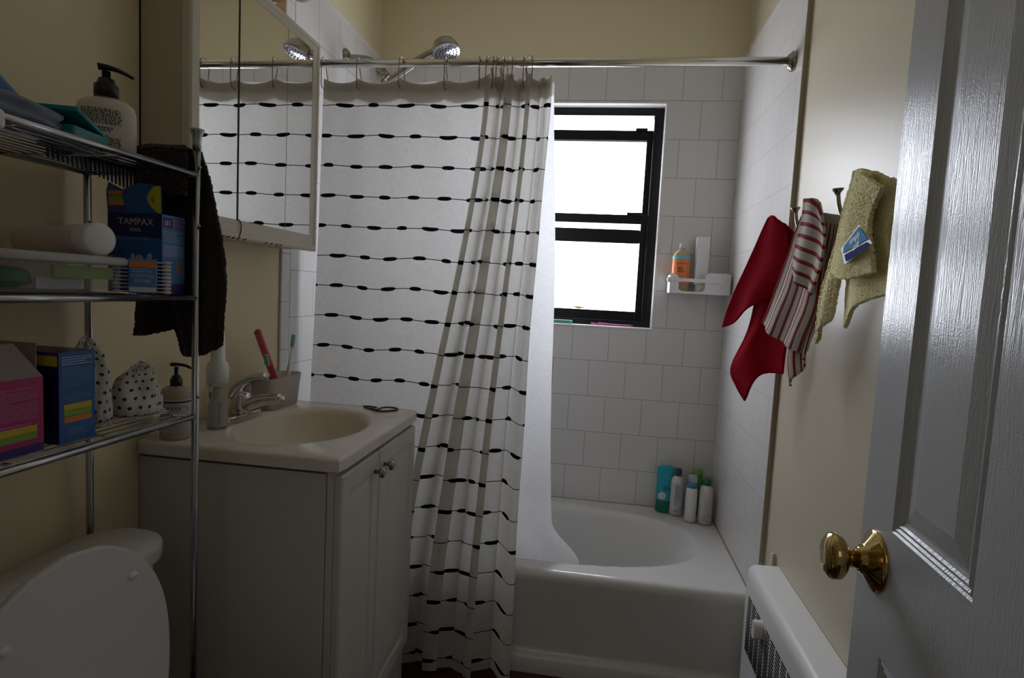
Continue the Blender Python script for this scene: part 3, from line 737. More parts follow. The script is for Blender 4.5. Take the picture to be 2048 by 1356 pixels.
label_text(lb, c, .0335, .845+.068, "MEYER'S", .0105, 'inkblack', an-.0)
# clear bottle
c = (-.890, 1.272)
cb = thing('clear_pump_bottle', 'tall clear bottle with a long white cap beside the faucet', 'bottle', (*c, .845))
obj('bottle', lathe(BM(), [(.020, 0), (.0235, .003), (.0235, .098), (.0225, .106), (.019, .110)], (*c, .8455), (0, 0, 1), 30), 'glass', cb, smooth=True)
obj('inner_tube', lathe(BM(), [(.015, .004), (.017, .010), (.017, .060), (.010, .068), (.008, .098), (0, .098)], (*c, .8455), (0, 0, 1), 24), 'frost', cb, smooth=True)
obj('cap', lathe(BM(), [(.0245, .110), (.0245, .150), (.0225, .153), (.0215, .160), (.0165, .162), (.0150, .228), (.013, .231), (0, .231)], (*c, .8455), (0, 0, 1), 30), 'white', cb, smooth=True)
micro(cb, (.0142, -.0196, .018), (0, 0, 1), (-.59, -.43, 0), .05, .010, 2, 'inkgrey', seedv=51, th=.5)

# ============================================================ MIRROR CABINET
mx0, mx1, my0, my1, mz0, mz1 = XL-.005, -.865, 1.140, 1.703, 1.302, 1.918
mc = thing('medicine_cabinet', 'cream three-panel mirrored medicine cabinet on the wall above the sink', 'medicine cabinet', (-.925, 1.42, mz0))
obj('body', bxo(mx0, mx1-.022, my0+.003, my1-.003, mz0+.004, mz1-.004), 'cabside', mc, bevel=.001)
bm = BM(); gy0, gy1, gz0, gz1 = my0+.030, my1-.040, mz0+.046, mz1-.032
prof = [(mx1-.02, 0), (mx1-.004, 0), (mx1, .004), (mx1, .014), (mx1-.003, .017), (mx1-.003, .023)]
def rloop(ins, x): return [(x, my0+ins, mz0+ins), (x, my1-ins, mz0+ins), (x, my1-ins, mz1-ins), (x, my0+ins, mz1-ins)]
prev = None
for x, ins in prof:
    vs = [bm.verts.new(p) for p in rloop(ins, x)]
    if prev:
        for k in range(4): l = (k+1) % 4; bm.faces.new((prev[k], prev[l], vs[l], vs[k]))
    else: bm.faces.new(vs[::-1])
    prev = vs
for x in (mx1-.003, mx1-.008):
    vs = [bm.verts.new(p) for p in ((x, gy0, gz0), (x, gy1, gz0), (x, gy1, gz1), (x, gy0, gz1))]
    for k in range(4): l = (k+1) % 4; bm.faces.new((prev[k], prev[l], vs[l], vs[k]))
    prev = vs
bm.faces.new(prev)
obj('frame', bm, 'cabframe', mc)
seams = [gy0, 1.3085, 1.525, gy1]
for k in range(3):
    a, b = seams[k]+(.0 if k == 0 else .0008+.0012*(k == 1)), seams[k+1]-(.0015 if k < 2 else 0)
    obj('mirror_panel', bxo(mx1-.0075, mx1-.0035, a, b, gz0+.0005, gz1-.0005), 'mirror', mc)
obj('panel_gap', bxo(mx1-.0075, mx1-.0032, 1.3050, 1.3120, gz0, gz1), 'gap', mc)
obj('caulk_gap', bxo(XL-.006, XL-.0035, my0+.0005, my0+.003, mz0+.004, mz1-.004), 'gap', mc)
obj('panel_gap', bxo(mx1-.0075, mx1-.0042, gy1-.003, gy1, gz0, gz1), 'gap', mc)
obj('rust_streak', tube(BM(), [(mx1-.001, 1.309, gz0+.002), (mx1+.0006, 1.317, gz0-.008), (mx1+.0008, 1.316, mz0+.018), (mx1-.0, 1.309, mz0+.003)], .0015, 6, 4), 'rust', mc)
bm = BM()
for y in (1.25, 1.27, 1.29, 1.31, 1.335, 1.43, 1.455, 1.48, 1.50): lathe(bm, [(0, 0), (.0045, .0015), (.0025, .003), (0, .004)], (mx1-.003, y, mz0+.0035), (.3, 0, -1), 8, 1, 1.9)
obj('rust_spots', bm, 'rust', mc)['kind'] = 'stuff'

# vanity light
vl = thing('vanity_light', 'brass strip light with round white bulbs above the medicine cabinet', 'wall light', (-.95, 1.40, 1.96))
obj('back_plate', bxo(XL-.004, -.897, 1.17, 1.560, 1.922, 2.030), 'goldchrome', vl, bevel=.004)
for y in (1.22, 1.375, 1.53):
    s = obj('socket', lathe(BM(), [(.022, 0), (.022, .010), (.016, .014), (.016, .022), (0, .022)], (-.8985, y, 2.000), (1, .15, .1), 20), 'nickel', vl, smooth=True)
    obj('bulb', lathe(BM(), [(.013, .018)]+[(.037*math.sin(t), .055-.037*math.cos(t)) for t in [.4+(PI-.4)*k/14 for k in range(14)]]+[(0, .092)], (-.8985, y, 2.000), (1, .75, .25), 28), 'globe', s, smooth=True)

# ============================================================ RACK
FX, BX, RYe, RYn = -.731, -.955, .98, .34
rk = thing('shelf_rack', 'chrome wire shelf rack standing over the toilet', 'shelf', (-.843, .66, 0))
for nm, x, y in (('f', FX, RYe), ('b', BX, RYe), ('f', FX, RYn), ('b', BX, RYn)):
    p = obj('post', tube(BM(), [(x, y, .002), (x, y, 1.446)], .0065, 14), 'chrome_d', rk, smooth=True)
    obj('post_cap', lathe(BM(), [(.0072, -.012), (.0072, 0), (.0075, .004), (.0085, .014), (.0120, .021), (.0125, .024), (0, .025)], (x, y, 1.448), (0, 0, 1), 18), 'chrome_d', p, smooth=True)
    for zc in ((1.405, 1.30, .985)): 
        obj('screw', lathe(BM(), [(.0035, 0), (.003, .002), (0, .0025)], (x+.0060, y-.001, zc), (1, -.4, 0), 10), 'nickel', p, smooth=True)
for z in (1.391, 1.169, .948):
    bm = BM()
    for x in (FX, BX): tube(bm, [(x, RYn, z), (x, RYe, z)], .0055, 12)
    for y in (RYe-.004, RYn+.004): tube(bm, [(FX, y, z-.002), (BX, y, z-.002)], .0035, 10)
    sh_ = obj('shelf_frame', bm, 'chrome_d', rk, smooth=True)
    bm = BM()
    for k in range(1, 11): x = FX + (BX-FX)*k/11; tube(bm, [(x, RYn, z), (x, RYe, z)], .0014, 6)
    for y in (.5, .66, .82): tube(bm, [(FX, y, z-.003), (BX, y, z-.003)], .002, 6)
    obj('shelf_wires', bm, 'chrome_d', sh_, smooth=True)

S1, S2, S3 = 1.3972, 1.1752, .9542      # resting heights
# lotion bottle (oval)
c = (-.858, .920); rz = math.radians(36)
lo = thing('lotion_bottle', 'white lotion bottle with a black pump on the top shelf', 'bottle', (*c, S1), rz)
obj('bottle', lathe(BM(), [(.040, 0), (.043, .004), (.044, .012), (.044, .084), (.041, .097), (.030, .105), (.017, .109), (.017, .113)], (0, 0, 0), (0, 0, 1), 40, 1, .62), 'whitetex', lo, smooth=True, local=True)
W_ = W[lo]
pmp = BM(); lathe(pmp, [(.0185, .110), (.0185, .130), (.014, .133), (.012, .141), (.0065, .143), (.0065, .154)], (0, 0, 0), (0, 0, 1), 26)
pc_ = obj('pump_collar', pmp, 'black', lo, smooth=True, local=True)
obj('pump_nozzle', tube(BM(), [(-.012, .0, .160), (0, 0, .161), (.020, -.004, .157), (.040, -.008, .148)], lambda t: .0095-.005*t, 12, 4, flat=.6), 'black', pc_, smooth=True, local=True)
bm = BM(); rnd = random.Random(3)
def wrapmicro(bm, a0, a1, z1, z0, rows, R, sy, rnd, th=.62):
    for k in range(rows):
        z = z1 - (z1-z0)*(k+.5)/rows; a = a0; hh = (z1-z0)/rows*th*.5; end = a1 if rnd.random() < .8 else a0+(a1-a0)*rnd.uniform(.5, .9)
        while a < end:
            l = rnd.uniform(.03, .12)
            q = [(a, z-hh), (a+l, z-hh), (a+l, z+hh), (a, z+hh)]
            bm.faces.new([bm.verts.new((R*math.cos(t), R*sy*math.sin(t), zz)) for t, zz in q]); a += l+rnd.uniform(.02, .05)
wrapmicro(bm, -PI/2-.85, -PI/2+.50, .086, .060, 9, .0445, .62, rnd); wrapmicro(bm, -PI/2-.85, -PI/2+.25, .056, .048, 2, .0445, .62, rnd); wrapmicro(bm, -PI/2-.85, -PI/2+.50, .042, .006, 11, .0445, .62, rnd)
obj('small_print', bm, 'inkblack', lo, local=True)
# teal case
te = thing('teal_case', 'open teal plastic case on the top shelf beside the lotion bottle', 'case', (-.790, .775, S1), .30)
bm = BM(); extr(bm, [(-.035, -.045, .0), (.035, -.045, .0), (.038, .040, .002), (-.038, .040, .002)], (0, 0, .016)); obj('base', bm, 'teal', te, local=True, bevel=.003)
bm = BM(); extr(bm, [(-.036, .037, .016), (.036, .037, .016), (.036, -.040, .036), (-.036, -.040, .036)], (0, 0, .007)); obj('lid', bm, 'teal', te, local=True, bevel=.002)
# slate pouch
def lump(name, mt, c, r, rot=0, amp=.15, sd_=0, p=2.5, lab='', cat='', tilt=0):
    bm = BM(); bmesh.ops.create_uvsphere(bm, u_segments=36, v_segments=22, radius=1)
    for v in bm.verts:
        d = v.co.copy(); q = (abs(d.x)**p+abs(d.y)**p+abs(d.z)**p)**(-1/p); d = d*q
        d *= 1+amp*noise.noise(d*2.2+Vector((sd_, 0, 0)))
        v.co = Vector((d.x*r[0], d.y*r[1], d.z*r[2]))
    bm.transform(Matrix.Translation(c) @ Matrix.Rotation(rot, 4, 'Z') @ Matrix.Rotation(tilt, 4, 'X'))
    return tag(obj(name, bm, mt, smooth=True), lab, cat)
lump('cosmetic_pouch', 'greytube', (-.795, .665, S1+.018), (.042, .085, .019), -.15, .25, 2, 3, 'slate grey plastic pouch lying on the top shelf', 'pouch', -.05)
lb_ = thing('tissue_packet', 'light blue soft packet leaning on the slate pouch at the left frame edge', 'packet', (-.835, .690, S1+.046))
bm = bxo(-.026, .026, -.050, .050, -.011, .011)
bm.transform(Matrix.Translation((0, .0, .022)) @ Matrix.Rotation(-.62, 4, 'X') @ Matrix.Rotation(.25, 4, 'Y')); obj('packet', bm, 'ltblue', lb_, local=True, bevel=.006)
# white clip over rail
wc = tag(obj('plastic_clip', bxo(-.7235, -.695, .540, .606, 1.368, 1.392), 'white', bevel=.006), 'white plastic piece hooked on the top shelf rail at the left frame edge', 'clip')
# comb
cm = thing('hair_comb', 'navy wide-tooth comb whose teeth poke down through the top shelf wires', 'comb', (-.84, .88, S1+.001))
bm = BM(); extr(bm, [(-.857, .79, S1-.0002), (-.829, .79, S1-.0002), (-.829, .975, S1-.0002), (-.857, .975, S1-.0002)], (0, 0, .006)); obj('spine', bm, 'navy', cm, bevel=.001)
bm = BM()
for k in range(21):
    y = .795+.0084*k; zb = 1.379-.024*(k/20)**1.2 - (.010 if k > 17 else 0)
    tube(bm, [(-.843, y, S1+.003), (-.843, y+.001, 1.380), (-.843, y+.002, zb)], lambda q: .0029-.0014*q, 6)
obj('teeth', bm, 'navy', cm)

# brown towel hung over the rack end
def towel(name, mt, patches, lab, cat='towel', th=.006, amp=.004, fs=9, uvs=(.3, .3), fuzz=0, nrm=(0, 1, 0), sub=0, nu=70, nv=90):
    bm = BM(); nrm = Vector(nrm).normalized()
    for pi, (T, B, L, R, off, f) in enumerate(patches):
        F = coons(T, B, L, R)
        def G(u, v, F=F, off=off, f=f, pi=pi):
            p = F(u, v); d = math.sin(u*f*PI*2+pi+v*.8)*amp*(.3+v) + .5*amp*noise.noise(p*14)
            if fuzz: p = p + Vector((noise.noise(p*420), noise.noise(p*420+Vector((9, 0, 0))), noise.noise(p*420+Vector((0, 9, 0)))))*fuzz
            return p + nrm*(off+d)
        grid(bm, G, nu, nv, (lambda u, v, q=(uvs[pi] if isinstance(uvs, list) else uvs): (u*q[0], v*q[1]) if len(q) == 2 else (v*q[0], .02+u*q[1])))
    o = obj(name, bm, mt, smooth=True, solid=th)
    return tag(o, lab, cat)
Yt = 1.006
A = lambda x, y, Y=Yt: AY(x, y, Y)
towel('hand_towel', 'brown', [
  ([A(265, 308), A(300, 296), A(340, 303), A(372, 297), A(402, 302)], [A(362, 712), A(385, 712), A(415, 707), A(445, 688)], [A(265, 308), A(300, 450), A(330, 600), A(362, 712)], [A(402, 302), A(428, 400), A(446, 500), A(452, 570), A(445, 688)], .0, 2.5),
  ([A(263, 306), A(300, 300), A(370, 300)], [A(252, 672), A(300, 668), A(372, 645)], [A(263, 306), A(262, 420), A(262, 560), A(252, 672)], [A(370, 300), A(378, 450), A(380, 560), A(372, 645)], .012, 1.5),
  ([A(268, 312, .962), A(310, 300, .955), A(374, 306, .962)], [A(272, 380, .962), A(320, 385, .962), A(374, 390, .962)], [A(268, 312, .962), A(270, 345, .962), A(272, 380, .962)], [A(374, 306, .962), A(374, 345, .962), A(374, 390, .962)], .0, 1.2),
  ([A(266, 309, .962), A(310, 297, .958), A(374, 303, .962)], [A(265, 308), A(300, 297), A(374, 299)], [A(266, 309, .962), A(266, 303, .985), A(265, 308)], [A(374, 303, .962), A(374, 296, .985), A(374, 299)], .0, 1.2),
 ], 'dark brown terry hand towel draped over the end of the chrome rack', fuzz=.0022, th=.007, amp=.005)

# ---- middle shelf
tb = thing('tampon_box', 'dark blue carton with its lid flap open on the middle shelf beside the rack post', 'box', (-.8005, .944, S2), math.radians(3))
w2, d2, h2 = .050, .030, .137
obj('carton', bxo(-w2, w2, -d2, d2, 0, h2), ['darkblue'], tb, local=True)
quad(tb, 'side_panel', (w2, -d2, 0), (0, 1, 0), (0, 0, 1), 2*d2, h2, 'ltblue', .0005)
bm = BM(); extr(bm, [(-w2, -d2, h2), (w2, -d2, h2), (w2+.006, -d2-.010, h2+.046), (w2-.035, -d2-.010, h2+.050), (-.014, -d2-.010, h2+.038), (-.028, -d2-.010, h2+.044), (-w2+.010, -d2-.010, h2+.050), (-w2+.004, -d2-.008, h2+.034)], (0, .0008, 0))
fl = obj('lid_flap', bm, 'blue', tb, local=True)
fn = Vector((0, -.010, .046)).normalized()
def flapq(nm, x, t, wd, ht, mt): return quad(tb, nm, (x, -d2-.0008-.010*t/.046-.0005, h2+t), (1, 0, 0), fn, wd, ht, mt)
flapq('colour_patch', -.046, .002, .030, .010, 'purple'); flapq('colour_patch', -.044, .012, .028, .008, 'orangep'); flapq('colour_patch', -.043, .020, .027, .007, 'greenp'); flapq('colour_patch', -.042, .028, .026, .008, 'orangep')
micro(tb, (-.010, -d2-.0062, h2+.036), (1, 0, 0), fn, .036, .032, 9, 'inkblue', seedv=5)
pts = [(w2-.002+(.006*k/8), -d2-.0015-.010*k/8, h2+.003+.042*k/8) for k in (0, 8)]
bm = BM(); arc = [(w2-.006-.016*math.sin(PI*q/10), -d2-.0016-.0095*q/10, h2+.001+.044*q/10) for q in range(11)]
extr(bm, arc + [(w2+.005, -d2-.0110, h2+.045), (w2, -d2-.0016, h2+.001)], (0, -.0005, 0)); st = obj('sticker', bm, 'limep', tb, local=True)
text('lettering', 'S', .013, 'inkblack', st, TL(w2-.011, -d2-.0080, h2+.018))
text('lettering', 'TAMPAX', .0165, 'inksilver', tb, TL(.002, -d2-.0004, .117)); text('lettering', 'PEARL', .008, 'inksilver', tb, TL(.002, -d2-.0004, .106))
micro(tb, (-.035, -d2, .097), (1, 0, 0), (0, 0, 1), .07, .006, 2, 'inkblue', seedv=2)
quad(tb, 'front_band', (-w2, -d2, .0), (1, 0, 0), (0, 0, 1), 2*w2, .095, 'blue', .0002)
bm = BM()
for x, z, sx in ((-.003, .062, .6), (.009, .060, 1.2), (.028, .063, .8)): lathe(bm, [(.006, 0), (.006, .0008), (0, .001)], (x, -d2-.0002, z), (0, -1, 0), 14, sx, 1)
obj('picture', bm, 'inksilver', tb, local=True)
quad(tb, 'side_header', (w2+.0004, -d2+.002, h2-.022), (0, 1, 0), (0, 0, 1), 2*d2-.005, .018, 'purple')
text('lettering', '#1', .014, 'printw', tb, TL(w2+.0010, -d2+.014, h2-.018, RIGHT)); micro(tb, (w2+.0008, -d2+.026, h2-.005), (0, 1, 0), (0, 0, 1), .03, .016, 6, 'printw', seedv=8)
micro(tb, (w2+.0004, -d2+.005, h2-.027), (0, 1, 0), (0, 0, 1), .048, .020, 5, 'printw', seedv=9, th=.22); micro(tb, (w2+.0004, -d2+.004, h2-.052), (0, 1, 0), (0, 0, 1), .052, .020, 9, 'printw', seedv=10); micro(tb, (w2+.0004, -d2+.004, h2-.085), (0, 1, 0), (0, 0, 1), .025, .036, 9, 'inkblue', seedv=11)
quad(tb, 'blank_patch', (w2+.0004, d2-.025, .036), (0, 1, 0), (0, 0, 1), .022, .024, 'inkgrey')
quad(tb, 'side_footer', (w2+.0004, -d2, 0), (0, 1, 0), (0, 0, 1), 2*d2, .018, 'purple')
# cotton swabs
qt = thing('cotton_swab_pack', 'small pack of cotton swabs with a light blue label beside the dark blue carton', 'cotton swabs', (-.760, .886, S2), math.radians(42))
bm = BM(); rnd = random.Random(2)
for j in range(9):
    for i in range(7):
        y = -.012+.004*i+(.002 if j % 2 else 0); z = .0035+.0062*j
        tube(bm, [(-.036, y, z), (.036, y, z)], .0011, 6)
        for s in (-1, 1): lathe(bm, [(.0012, 0), (.0026, .003), (.0028, .008), (.0018, .011), (0, .012)], (s*.030, y, z), (s, 0, 0), 8)
sw = obj('cotton_swabs', bm, 'cotton', qt, local=True); sw['kind'] = 'stuff'
obj('wrapper', bxo(-.021, .021, -.0175, .0165, .0005, .058), 'ltblue', qt, local=True, bevel=.003)
quad(qt, 'wrapper_band', (-.019, -.0175, .044), (1, 0, 0), (0, 0, 1), .038, .010, 'orangep'); quad(qt, 'wrapper_foot', (-.019, -.0175, .003), (1, 0, 0), (0, 0, 1), .038, .008, 'printw')
text('lettering', 'COTTON', .0075, 'printw', qt, TL(.0, -.0182, .027)); text('lettering', 'SWABS', .0075, 'printw', qt, TL(.0, -.0182, .019)); micro(qt, (-.015, -.0175, .042), (1, 0, 0), (0, 0, 1), .03, .007, 2, 'printw', seedv=6)
# container
cn = thing('storage_container', 'clear plastic storage container with a pale lid on the middle shelf', 'container', (-.785, .735, S2))
obj('tub', cupF(-.835, -.742, .630, .845, S2+.001, S2+.046, 1.0), 'clearbox', cn, smooth=True)
bm = BM(); n = 40; rings = []
for sc_, z in ((1.03, S2+.044), (1.05, S2+.047), (1.05, S2+.054), (1.0, S2+.057), (.90, S2+.056), (.88, S2+.054)):
    r = []
    for k in range(n):
        t = 2*PI*k/n; c_, s_ = math.cos(t), math.sin(t); q = (abs(c_)**6+abs(s_)**6)**(-1/6); r.append(bm.verts.new((-.7885+.0465*c_*q*sc_, .7375+.1075*s_*q*sc_, z)))
    rings.append(r)
for Aq, Bq in zip(rings, rings[1:]):
    for k in range(n): l = (k+1) % n; bm.faces.new((Aq[k], Aq[l], Bq[l], Bq[k]))
bm.faces.new(rings[-1]); bm.faces.new(rings[0][::-1]); bmesh.ops.recalc_face_normals(bm, faces=bm.faces[:])
obj('lid', bm, 'lidbox', cn, smooth=True)
tag(obj('lime_packet', bxo(-.756, -.750, .715, .815, S2+.0215, S2+.0395), 'lime', bevel=.001), 'lime green strip-shaped packet at the front of the clear container', 'packet')
tag(obj('folded_leaflet', bxo(-.764, -.761, .698, .77, S2+.006, S2+.022), 'printw'), 'white folded leaflet inside the clear container', 'leaflet')
lump('green_pouch', 'green', (-.785, .675, S2+.020), (.024, .026, .014), 0, .2, 5, 2.5, 'small green pouch inside the left end of the clear container', 'pouch')
# jar tube
jr = thing('lotion_tube', 'pale pink lotion tube with a round white cap lying on the container lid', 'tube', (-.80, .80, S2+.058), 0)
jc = Vector((-.765, .806, S2+.083)); ja = Vector((.96, -.24, .02)).normalized()
obj('cap', lathe(BM(), [(.0235, -.030), (.0245, -.028), (.0255, -.003), (.0245, .001), (.021, .003), (0, .003)], jc, ja, 36), 'white', jr, smooth=True)
obj('tube_body', lathe(BM(), [(.0235, .028), (.0235, .06), (.0225, .11), (.0205, .185), (.0205, .192)], jc, -ja, 32, 1, 1), 'tubepink', jr, smooth=True)
# tweezers
bm = BM(); tube(bm, [(-.80, .84, S2+.0565), (-.80, .86, S2+.064), (-.80, .885, S2+.073)], .0022, 8, 3, flat=.6); tube(bm, [(-.80, .84, S2+.0565), (-.798, .86, S2+.060), (-.797, .885, S2+.067)], .002, 8, 3, flat=.6)
tag(obj('tweezers', bm, 'black', smooth=True), 'black tweezers lying over the far end of the container', 'tweezers')

# ---- lower rack shelf
bb = thing('carton', 'tall blue carton with coloured stripe panel on the lower shelf', 'box', (-.822, .7595, S3), 0)
w2, d2, h2 = .062, .0305, .135
obj('box', bxo(-w2, w2, -d2, d2, 0, h2), 'darkblue', bb, local=True)
quad(bb, 'side_panel', (w2, -d2, 0), (0, 1, 0), (0, 0, 1), 2*d2, h2, 'blue', .0005)
quad(bb, 'yellow_band', (-.02, -d2, h2-.020), (1, 0, 0), (0, 0, 1), .08, .015, 'yellowp')
quad(bb, 'top_edge', (-w2, -d2, h2-.005), (1, 0, 0), (0, 0, 1), 2*w2, .005, 'purple')
for k, mt in enumerate(('orangep', 'greenp', 'yellowp')): quad(bb, 'stripe', (w2+.0004, -d2+.008, .030+.009*k), (0, 1, 0), (0, 0, 1), 2*d2-.014, .0095, mt)
micro(bb, (w2+.0004, -d2+.005, h2-.006), (0, 1, 0), (0, 0, 1), 2*d2-.010, .014, 4, 'printw', seedv=21); micro(bb, (w2+.0004, -d2+.005, h2-.022), (0, 1, 0), (0, 0, 1), 2*d2-.010, .03, 11, 'inkblue', seedv=22); micro(bb, (w2+.0004, -d2+.01, .073), (0, 1, 0), (0, 0, 1), 2*d2-.018, .012, 4, 'inkblue', seedv=23); micro(bb, (w2+.0004, -d2+.015, .022), (0, 1, 0), (0, 0, 1), .03, .010, 3, 'inkblue', seedv=24)
pb = thing('carton', 'magenta carton with its grey lid flap open on the lower shelf', 'box', (-.823, .653, S3), 0)
w2, d2, h2 = .062, .053, .105
bm = BM(); box(bm, -w2, w2, -d2, d2, 0, h2); obj('box', bm, 'pink', pb, local=True)
quad(pb, 'side_panel', (w2, -d2, 0), (0, 1, 0), (0, 0, 1), 2*d2, h2, 'pink', .0004)
bm = BM(); extr(bm, [(w2, d2, h2), (w2, -d2, h2), (w2-.022, -d2+.006, h2+.046), (w2-.022, d2-.022, h2+.046)], (-.0012, 0, 0)); obj('side_flap', bm, 'card', pb, local=True)
bm = BM(); extr(bm, [(w2-.01, d2, h2), (-w2, d2, h2), (-w2, d2+.006, h2+.045), (w2-.016, d2+.006, h2+.045)], (0, -.0012, 0)); obj('back_flap', bm, 'card', pb, local=True)
quad(pb, 'base_band', (w2+.0004, -d2, 0), (0, 1, 0), (0, 0, 1), 2*d2, .012, 'purple')
for k, mt in enumerate(('greenp', 'yellowp')): quad(pb, 'stripe', (w2+.0006, -d2+.008, .020+.009*k), (0, 1, 0), (0, 0, 1), 2*d2-.018, .0095, mt)
micro(pb, (w2+.0004, -d2+.005, h2-.012), (0, 1, 0), (0, 0, 1), 2*d2-.014, .045, 15, 'inkpink' if 'inkpink' in M else 'inksilver', seedv=31, th=.2); micro(pb, (w2+.0004, -d2+.012, .044), (0, 1, 0), (0, 0, 1), 2*d2-.03, .010, 3, 'inksilver', seedv=32, th=.3)
# shower caps
def showercap(c, r, h, lab, sd_, lean):
    bm = BM(); nu, nv = 64, 30
    def F(u, v):
        a = 2*PI*u; ph = v*PI*.62
        if v < .80:
            q = v/.80; rad = r*math.sin(q*PI*.60+.02)/1.0; z = h*(1-.72*(1-math.cos(q*PI*.60)))
        else:
            q = (v-.80)/.20; rad = r*(.90-.14*math.sin(q*PI)+.34*q*q); z = h*(.068)+h*.03 - (h*.098-.003)*q
            z = h*(1-.72*(1-math.cos(PI*.60)))*(1-q) + .004*q
        ruff = .13*r*math.sin(a*13+sd_)*sm((v-.62)/.38) + .05*r*math.sin(a*5+sd_*2)*v
        rad += ruff; nz = noise.noise(Vector((math.cos(a)*1.6, math.sin(a)*1.6, v*3+sd_)))*r*.38*math.sin(PI*min(1, v*1.1))
        rad += nz
        z = max(.001, z*(1+.16*noise.noise(Vector((math.cos(a)*1.2+sd_, math.sin(a)*1.2, 3)))))
        return Vector((c[0]+rad*math.cos(a)+lean[0]*z/h, c[1]+rad*math.sin(a)+lean[1]*z/h, c[2]+z))
    grid(bm, F, nu, nv, lambda u, v: (u*2*PI*r*.8, v*h*1.3))
    return tag(obj('shower_cap', bm, 'dots', smooth=True), lab, 'shower cap')
showercap((-.815, .842, S3), .029, .140, 'taller crumpled white shower cap with black polka dots behind the blue carton', 1, (.01, -.02))
showercap((-.806, .928, S3), .038, .090, 'white shower cap with black polka dots and a frilled rim nearest the rack post', 4, (0, .0))

# ============================================================ TOILET
tl = thing('toilet', 'white toilet with its lid raised against the tank, below the chrome rack', 'toilet', (-.60, .735, 0))
def rbox(x0, x1, y0, y1, z0, z1, rr, taper=1.0, n=48, rx=None):
    bm = BM(); cx_, cy_, hx_, hy_ = (x0+x1)/2, (y0+y1)/2, (x1-x0)/2, (y1-y0)/2; rings = []
    def loop(sx, z):
        out = []
        for k in range(n):
            t = 2*PI*(k+.5)/n; c_, s_ = math.cos(t), math.sin(t)
            q = 1; px_ = math.copysign(hx_-rr, c_)+rr*c_; py_ = math.copysign(hy_-rr, s_)+rr*s_
            out.append(bm.verts.new((cx_+px_*sx, cy_+py_*sx, z)))
        return out
    for s_, z in ((taper-.02, z0), (taper, z0+.004), (1, z1-.012), (.995, z1-.005), (.97, z1)): rings.append(loop(s_, z))
    for A_, B_ in zip(rings, rings[1:]):
        for k in range(n): l = (k+1) % n; bm.faces.new((A_[k], A_[l], B_[l], B_[k]))
    bm.faces.new(rings[-1]); bm.faces.new(rings[0][::-1]); bmesh.ops.recalc_face_normals(bm, faces=bm.faces[:]); return bm
obj('tank', rbox(-.938, -.800, .445, .998, .37, .668, .06, .93), 'whitegloss', tl, smooth=True)
tk = obj('tank_lid', rbox(-.943, -.782, .435, 1.012, .671, .706, .078), 'whitegloss', tl, smooth=True)
def lidshape():
    bm = BM(); cy_ = .727; pts = []
    def hw(z):   # half width over the height of the raised lid
        t = (z-.40)/.39
        return .192*(max(0, 1-((t-.42)/.58)**2.2)**.5 if t > .42 else 1-.16*((.42-t)/.42)**2)
    zs = [.40+.39*k/40 for k in range(41)]
    for z in zs: pts.append((cy_+hw(z), z))
    for z in zs[::-1]: pts.append((cy_-hw(z), z))
    P = []
    for y, z in pts:
        if not P or abs(P[-1][0]-y)+abs(P[-1][1]-z) > 1e-4: P.append((y, z))
    X = lambda z: -.722 - .06*(z-.40)
    rings = []
    for off, s in ((-.016, .965), (-.012, .99), (-.005, 1.0), (-.001, .992), (0, .975)):
        rings.append([bm.verts.new((X(.6+(z-.6)*s)+off, cy_+(y-cy_)*s, .6+(z-.6)*s)) for y, z in P])
    n = len(P)
    for A_, B_ in zip(rings, rings[1:]):
        for k in range(n): l = (k+1) % n; bm.faces.new((A_[k], A_[l], B_[l], B_[k]))
    bm.faces.new(rings[-1]); bm.faces.new(rings[0][::-1]); bmesh.ops.recalc_face_normals(bm, faces=bm.faces[:]); return bm
ld = obj('lid', lidshape(), 'lid', tl, smooth=False, bevel=.0)
for y in (.835, .622): obj('bumper', lathe(BM(), [(.008, -.002), (.008, .004), (.006, .007), (0, .008)], (-.7405, y+.004, .707), (1, 0, .05), 14, 1, .7), 'white', ld, smooth=True)
bm = BM(); rings = []
for s, z in ((.55, .0), (.58, .02), (.50, .15), (.62, .25), (.92, .345), (1.0, .375), (1.0, .39)):
    rings.append([bm.verts.new((-.545+.215*s*math.cos(2*PI*k/40), .727+.185*s*math.sin(2*PI*k/40), z)) for k in range(40)])
for A_, B_ in zip(rings, rings[1:]):
    for k in range(40): l = (k+1) % 40; bm.faces.new((A_[k], A_[l], B_[l], B_[k]))
bm.faces.new(rings[-1]); bm.faces.new(rings[0][::-1]); box(bm, -.80, -.70, .58, .87, .30, .388); obj('bowl', bm, 'whitegloss', tl, smooth=False, bevel=.002)
bm = BM(); F_ = lambda u, v: Vector((-.535+(.215-.035+.035*math.cos(2*PI*v))*math.cos(2*PI*u), .727+(.183-.035+.035*math.cos(2*PI*v))*math.sin(2*PI*u), .400+.009*math.sin(2*PI*v)))
grid(bm, F_, 48, 12); obj('seat', bm, 'lid', tl, smooth=True)
obj('flush_lever', tube(BM(), [(-.776, .53, .655), (-.764, .53, .655), (-.760, .50, .652), (-.760, .465, .648)], .006, 10, 4), 'chrome', tl, smooth=True)

